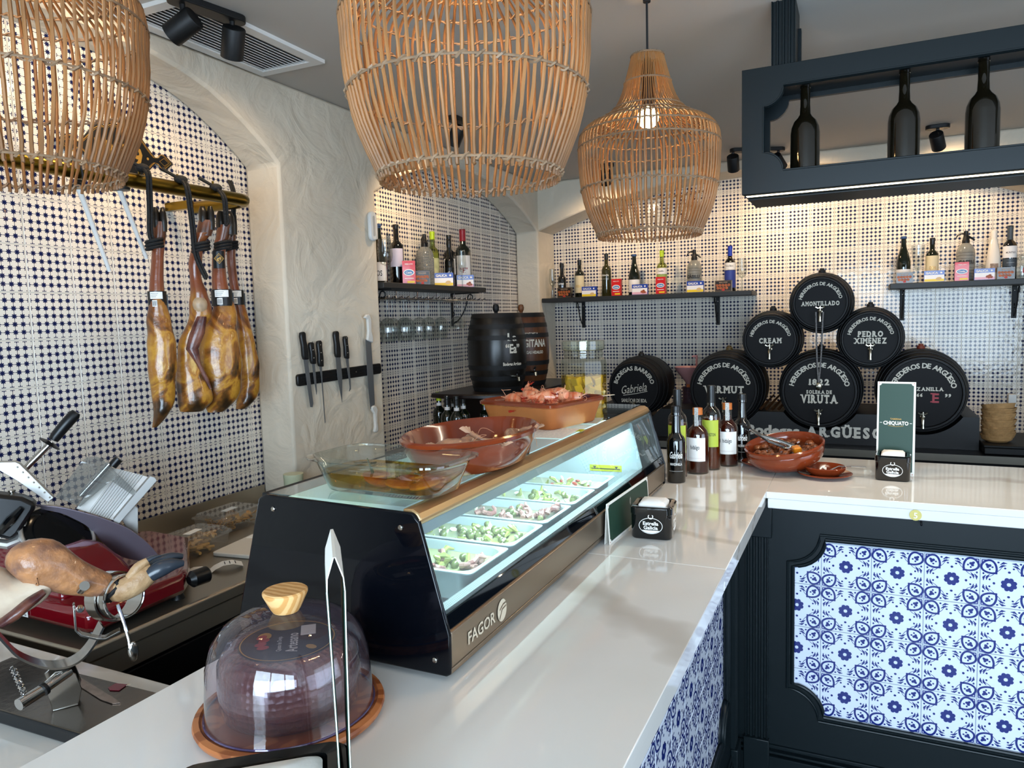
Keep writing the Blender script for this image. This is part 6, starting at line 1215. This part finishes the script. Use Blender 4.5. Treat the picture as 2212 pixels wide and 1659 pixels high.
hh = ob('handle', MB().tube([(-.156, .05, .470), (-.150, .05, .480), (-.125, .05, .510), (-.100, .05, .538), (-.094, .05, .545)], [.013, .0155, .0165, .0165, .012], 14), m_black, sl_); ob('hand_guard', MB().lathe([(0, 0), (.030, .002), (.031, .004), (.010, .010)], 20, align((-.168, .05, .458), (-.148, .05, .482))), m_black, sl_); ob('handle_shaft', MB().cyl((-.235, .045, .390), (-.160, .05, .465), .0085, seg=12), m_steel, sl_)
pl('blade_cover', [(-.35, .36), (-.286, .356), (-.230, .340), (-.200, .318), (-.205, .300), (-.245, .240), (-.263, .226), (-.30, .245), (-.35, .24)][::-1], -.02, .06, m_black, bev=.010)
ob('cover_ridge', MB().tube([(-.285, -.085, .255), (-.258, -.09, .285), (-.232, -.085, .312)], [.010, .013, .007], 8), mat('black_gloss_plastic', '#08090b', .08, coat=.6), sl_)
ob('grip_lever', MB().tube([(-.300, -.06, .222), (-.272, -.065, .214), (-.250, -.06, .222), (-.238, -.05, .25), (-.232, -.04, .28)], [.012, .013, .012, .009, .007], 10, flat=1.4), m_alu, sl_)
ob('latch_pin', MB().cyl((-.114, -.07, .118), (-.077, -.06, .152), .004, seg=8).box(-.080, -.066, -.066, -.054, .148, .158), m_chrome, sl_); ob('cap_bolt', MB().lathe([(0, 0), (.006, 0), (.006, .016), (.009, .018), (.009, .022), (0, .022)], 12, T(-.254, -.05, .335)), m_steel, sl_)
# ================================================================ ham holder and ham leg
hd_ = thing('ham_board', 'dark brushed steel ham stand board with black edge at lower left', 'ham stand', T(.862, 1.395, .9005) @ RZ(2))
ob('board', MB().box(-.078, .078, -.32, .30, 0, .027), mat('board_black_edge', '#17191c', .4), hd_, bevel=.004); ob('steel_top', MB().box(-.0775, .0775, -.3195, .2995, .0272, .030), mat('stand_steel', '#6a625a', .2, 1, bump=.05, bscale=60), hd_, bevel=.001)
Hm = T(.88, 1.36, .9305) @ RZ(-32.9); Hi = hd_.matrix_basis.inverted() @ Hm
band = catmull([(-.235, .300), (-.190, .245), (-.150, .195), (-.128, .155), (-.108, .122), (-.072, .092), (-.038, .081), (-.010, .088), (.012, .110), (.030, .140)], 4)
def strip(mb, path, w, th, M=None):
    rings = []
    for i, p in enumerate(path):
        a = path[min(i+1, len(path)-1)]; c = path[max(i-1, 0)]; d = Vector((a[0]-c[0], a[1]-c[1])).normalized(); nx, nz = -d.y*th/2, d.x*th/2
        rings.append([(p[0]+nx, -w/2, p[1]+nz), (p[0]+nx, w/2, p[1]+nz), (p[0]-nx, w/2, p[1]-nz), (p[0]-nx, -w/2, p[1]-nz)])
    return mb.loft(rings, M=M)
jm = hd_
m_jst = mat('polished_stand_steel', '#b0aca6', .14, 1)
ob('curved_band', strip(MB(), band, .042, .004), m_jst, jm, Hi @ RZ(8), smooth=50)
ob('clamp_bracket', MB().prism([(-.070, 0), (-.028, 0), (-.020, .030), (-.028, .062), (-.040, .074), (-.060, .076), (-.080, .060)], -.003, 0, T(.008, -.02, 0) @ RX(90)).prism([(-.070, 0), (-.028, 0), (-.020, .030), (-.028, .062), (-.040, .074), (-.060, .076), (-.080, .060)], -.003, 0, T(.008, .022, 0) @ RX(90)).box(-.062, -.020, -.022, .022, 0, .003), m_jst, jm, Hi, bevel=.001)
ob('pivot_bar', MB().cyl((-.03, -.015, .068), (-.075, -.05, .058), .009, seg=14).cyl((-.072, -.045, .058), (-.110, -.075, .053), .011, seg=14), m_chrome, jm, Hi)
ob('pivot_ring', MB().cyl((-.069, -.0455, .0595), (-.074, -.0495, .0582), .0125, seg=14), m_black, jm, Hi)
b = MB(); b.tube([(-.1005+.014*(-t)+.0045*math.cos(t*55), -.065+.0045*math.sin(t*55), .064+.055*t) for t in [i/70 for i in range(71)]], .0014, 5); b.cyl((-.101, -.065, .058), (-.116, -.065, .122), .0025, seg=8); stuff(ob('spring', b, m_chrome, jm, Hi))
rc = (.066, .0, .190); rdir = Vector((.50, -.80, .10)).normalized()
Rm = align(rc, Vector(rc)+rdir)
def hoop_(mb, r, z0, z1, th, seg=40): return mb.lathe([(r, z0), (r+th, z0), (r+th, z1), (r, z1), (r, z0)], seg, Rm, cap=False)
ob('ring', hoop_(MB(), .040, -.018, .012, .004), m_jst, jm, Hi); ob('ring', hoop_(MB(), .0455, -.040, -.010, .0035), m_jst, jm, Hi)
ob('ring_lip', MB().tube([Rm @ Vector((.042*math.cos(2*PI*i/40), .042*math.sin(2*PI*i/40), .012)) for i in range(40)], .003, 8, closed=True), m_chrome, jm, Hi)
ob('yoke', strip(MB(), [(-.014, .200), (-.014, .150), (-.006, .138), (.020, .124), (.034, .121), (.060, .130)], .020, .004, T(0, -.02, 0)), m_jst, jm, Hi, bevel=.001)
ob('yoke_bolt', MB().lathe([(0, 0), (.007, 0), (.007, .006), (.004, .012), (0, .012)], 12, T(-.004, -.030, .192) @ RX(90)), m_chrome, jm, Hi)
ob('tee_screw', MB().cyl((.0, -.02, .225), (.006, -.05, .240), .009, seg=14), m_jst, jm, Hi)
ob('clamp_screw', MB().tube([(.058, -.045, .190), (.066, -.050, .155), (.072, -.055, .120), (.073, -.058, .104)], [.0035, .0035, .003, .0035], 8), m_chrome, jm, Hi); ob('wing', MB().sphere((.0, 0, 0), .017, 14, 8, (.55, .22, 1.2), T(.078, -.058, .095)), m_jst, jm, Hi)
hl = thing('carved_ham', 'carved ham leg with dark hoof clamped in the steel ring stand', 'ham', Hm)
m_hl = mat('ham_leg_skin', '#b98052', .35, coat=.3, col2='#654840', vscale=22, bump=.5, bscale=50, detail=8); m_fat = mat('white_ham_fat', '#d2bfa6', .35, coat=.3, col2='#b39a86', vscale=16, bump=.15, bscale=30); m_toe = mat('pale_trotter', '#c2a078', .45, col2='#9a7650', vscale=22, bump=.4, bscale=60)
def limb(name, secs, m, k=18, a=.003, M=None):
    b = MB(); S_ = catmull(secs, 3); L = []
    for i, (x, y, z, rx, rz) in enumerate(S_):
        p = S_[min(i+1, len(S_)-1)]; q = S_[max(i-1, 0)]; d = Vector((p[0]-q[0], p[1]-q[1], p[2]-q[2])).normalized(); s_ = d.cross(Vector((0, 0, 1))).normalized(); u_ = s_.cross(d)
        L.append([wob(tuple(Vector((x, y, z))+s_*rx*math.cos(2*PI*j/k)+u_*rz*math.sin(2*PI*j/k)), 22, a) for j in range(k)])
    b.loft(L); return ob(name, b, m, hl, M, smooth=70)
limb('shank', [(-.100, 0, .270, .03, .026), (-.085, 0, .280, .038, .046), (-.066, 0, .284, .040, .049), (-.045, 0, .272, .036, .043), (-.010, .0, .245, .031, .035), (.025, -.0, .224, .026, .028), (.055, 0, .205, .020, .020)], m_hl, a=.005)
limb('white_fat_side', [(-.30, .01, .30, .06, .05), (-.22, .0, .275, .06, .055), (-.15, -.0, .245, .052, .050), (-.110, -.005, .232, .042, .040), (-.075, -.005, .238, .030, .026), (-.045, -.005, .246, .015, .012)], m_fat, a=.006)
limb('cut_flap', [(-.125, -.03, .195, .02, .010), (-.105, -.035, .208, .022, .012), (-.080, -.035, .226, .018, .010), (-.060, -.03, .238, .010, .006)], m_meat, a=.003)
limb('trotter', [(.050, .0, .208, .017, .018), (.066, -.005, .204, .020, .022), (.090, -.01, .212, .022, .023), (.112, -.012, .225, .020, .021), (.128, -.012, .233, .016, .016)], m_toe, a=.004)
limb('dew_toe', [(.085, -.012, .228, .010, .010), (.100, -.014, .246, .010, .010), (.118, -.014, .256, .007, .007)], m_toe, a=.002); m_hoofb = mat('grey_blue_hoof', '#2c333c', .3, coat=.3)
limb('dew_claw', [(.114, -.014, .255, .007, .006), (.128, -.014, .261, .006, .004), (.142, -.014, .262, .002, .002)], m_hoofb, a=.001)
limb('hoof', [(.120, -.02, .228, .016, .014), (.140, -.022, .238, .016, .016), (.162, -.022, .242, .012, .012), (.182, -.02, .240, .006, .006)], m_hoofb, a=.002); limb('hoof', [(.120, .004, .232, .014, .012), (.142, .004, .245, .014, .013), (.166, .004, .250, .011, .009), (.185, .003, .247, .005, .005)], m_hoofb, a=.002)
ob('rope', MB().tube([Vector((.052, 0, .207))+Vector((.018*math.sin(t)*.5+.006*math.sin(3*t), .019*math.cos(t), .020*math.sin(t))) for t in [2*PI*i/20 for i in range(20)]], .005, 7, closed=True), m_ropeb, hl)
kn = thing('ham_knife', 'patterned narrow steel knife lying on the ham stand board', 'knife', T(.900, 1.375, .9312) @ RZ(-101.5)); ob('blade', MB().prism([(-.10, -.010), (.05, -.010), (.085, -.004), (.095, .006), (.06, .008), (-.10, .008)], 0, .0014), mat('damascus_steel', '#a08f84', .25, .9, var=.35, vscale=70), kn)
ms = thing('ham_slice', 'small dark red ham slice with white fat on the board', 'ham slice', T(.928, 1.345, .9312) @ RZ(20)); ob('meat', MB().prism([wob((x, y, 0), 40, .003)[:2] for x, y in ((-.014, -.013), (.010, -.016), (.014, .012), (-.004, .016), (-.015, .006))], 0, .0012), mat('slice_red', '#6e1426', .35, coat=.3), ms); ob('fat', MB().prism([(.004, -.016), (.012, -.021), (.014, -.014), (.010, -.012)], 0, .001), m_fat, ms)
# ================================================================ tubs, boards, paper on the steel counter
m_tub = thin_glass('tub_plastic', '#f6f4f0', 1.0, haze=.09, hazecol='#e4e0d8'); m_pot = mat('potato_stick', '#d2a866', .5, var=.2, vscale=40); m_crisp = mat('crisp_yellow', '#c08a2c', .4, var=.3, vscale=40)
def tub(label, flabel, M, L, Wd, food):
    o = thing('plastic_tub', label, 'container', M)
    b = MB(); b.loft([rr_ring(L/2-.010, Wd/2-.010, .02, 0), rr_ring(L/2-.008, Wd/2-.008, .02, .003), rr_ring(L/2-.002, Wd/2-.002, .02, .048)], cap=False); ob('tub', b, m_tub, o, smooth=50)
    b = MB(); b.loft([rr_ring(L/2+.004, Wd/2+.004, .02, .046), rr_ring(L/2+.004, Wd/2+.004, .02, .053), rr_ring(L/2-.006, Wd/2-.006, .018, .054), rr_ring(L/2-.010, Wd/2-.010, .016, .066)], cap=False); b.add(rr_ring(L/2-.010, Wd/2-.010, .016, .066), [tuple(range(24))]); ob('lid', b, m_tub, o, smooth=40)
    ob('label', MB().box(-.035, .035, -.014, .014, .0664, .067, RZ(8)), m_paper, o)
    return o
tub('plastic tub with paper label holding pale sticks, nearest the slicer', '', T(1.775, 2.105, .8707) @ RZ(5), .215, .16, 0)
tub('plastic tub with paper label holding golden crisps, nearest the pillar', '', T(2.055, 2.225, .8707) @ RZ(2), .225, .17, 1)
rg = random.Random(21); me_ = MB().tube([(-.028, 0, 0), (0, .003, .001), (.026, 0, 0)], [.0055, .0062, .005], 7).data('stick', m_pot)
for j in range(36):
    x, y = rg.uniform(-.07, .07), rg.uniform(-.05, .05); o = link('breadstick', me_, None, T(1.775, 2.105, .8707) @ RZ(5) @ T(x, y, .010+.010*(j//8)) @ RZ(rg.uniform(0, 180))); tag(o, 'short pale stick piled in the tub nearest the slicer', 'snack', 'pale sticks in the plastic tub')
L = MB()
for j in range(110): L.sphere((0, 0, 0), .013, 7, 4, (1, .8, .16), T(rg.uniform(-.085, .085), rg.uniform(-.06, .06), .008+rg.random()*.032) @ Euler((rg.uniform(-1, 1), rg.uniform(-1, 1), rg.uniform(0, 6))).to_matrix().to_4x4())
o = ob('crisps', L, m_crisp, None, T(2.055, 2.225, .8707) @ RZ(2)); stuff(o); tag(o, 'golden crisps filling the tub nearest the pillar', 'snack')
wbd = thing('cutting_board', 'thick white cutting board on the steel counter behind the display case', 'board', T(1.93, 1.93, .8705) @ RZ(8)); ob('board', MB().prism(rrect(-.17, .17, -.085, .085, .012, 4), 0, .014), mat('white_nylon', '#d8cfc0', .5), wbd, bevel=.003); ob('paper', MB().box(.0, .14, .01, .075, .0142, .0150), m_paper, wbd)
rc_ = thing('receipt', 'curled white receipt printed in small type on the steel counter', 'receipt', T(1.645, 1.862, .8709) @ RZ(-38))
P = [(-.085, .006), (-.06, .014), (-.035, .012), (-.012, .0), (.0, .009), (.025, .018), (.055, .018), (.085, .007)]
b = MB(); b.add([(x, y, z) for x, z in P for y in (-.022, .028)], [(2*i, 2*i+1, 2*i+3, 2*i+2) for i in range(len(P)-1)]); ob('sheet', b, m_paper, rc_, smooth=60)
b = MB()
for x, z in ((.03, .0186), (.045, .0188), (.062, .0165)): b.add([(x, y, z) for y in (-.012, .018)]+[(x+.0025, y, z) for y in (.018, -.012)], [(0, 1, 2, 3)])
ob('print', b, mat('ink', '#1c1a1c', .6), rc_)
tb = thing('lidded_beaker', 'tall milky plastic beaker with green base beside the pillar', 'container', T(2.30, 2.115, .8707)); ob('beaker', MB().lathe([(0, 0), (.036, 0), (.040, .15), (.041, .152), (.041, .165), (0, .166)], 24), mat('milky_green_plastic', '#b9bd9e', .35), tb); 
bx = thing('black_till_box', 'small black box between the slicer and the plastic tubs', 'box', T(1.63, 2.27, .8707)); ob('body', MB().box(-.035, .035, -.05, .05, 0, .075), m_blackm, bx, bevel=.006); ob('lid', MB().box(-.036, .036, -.051, .051, .0755, .082), m_black, bx, bevel=.002)
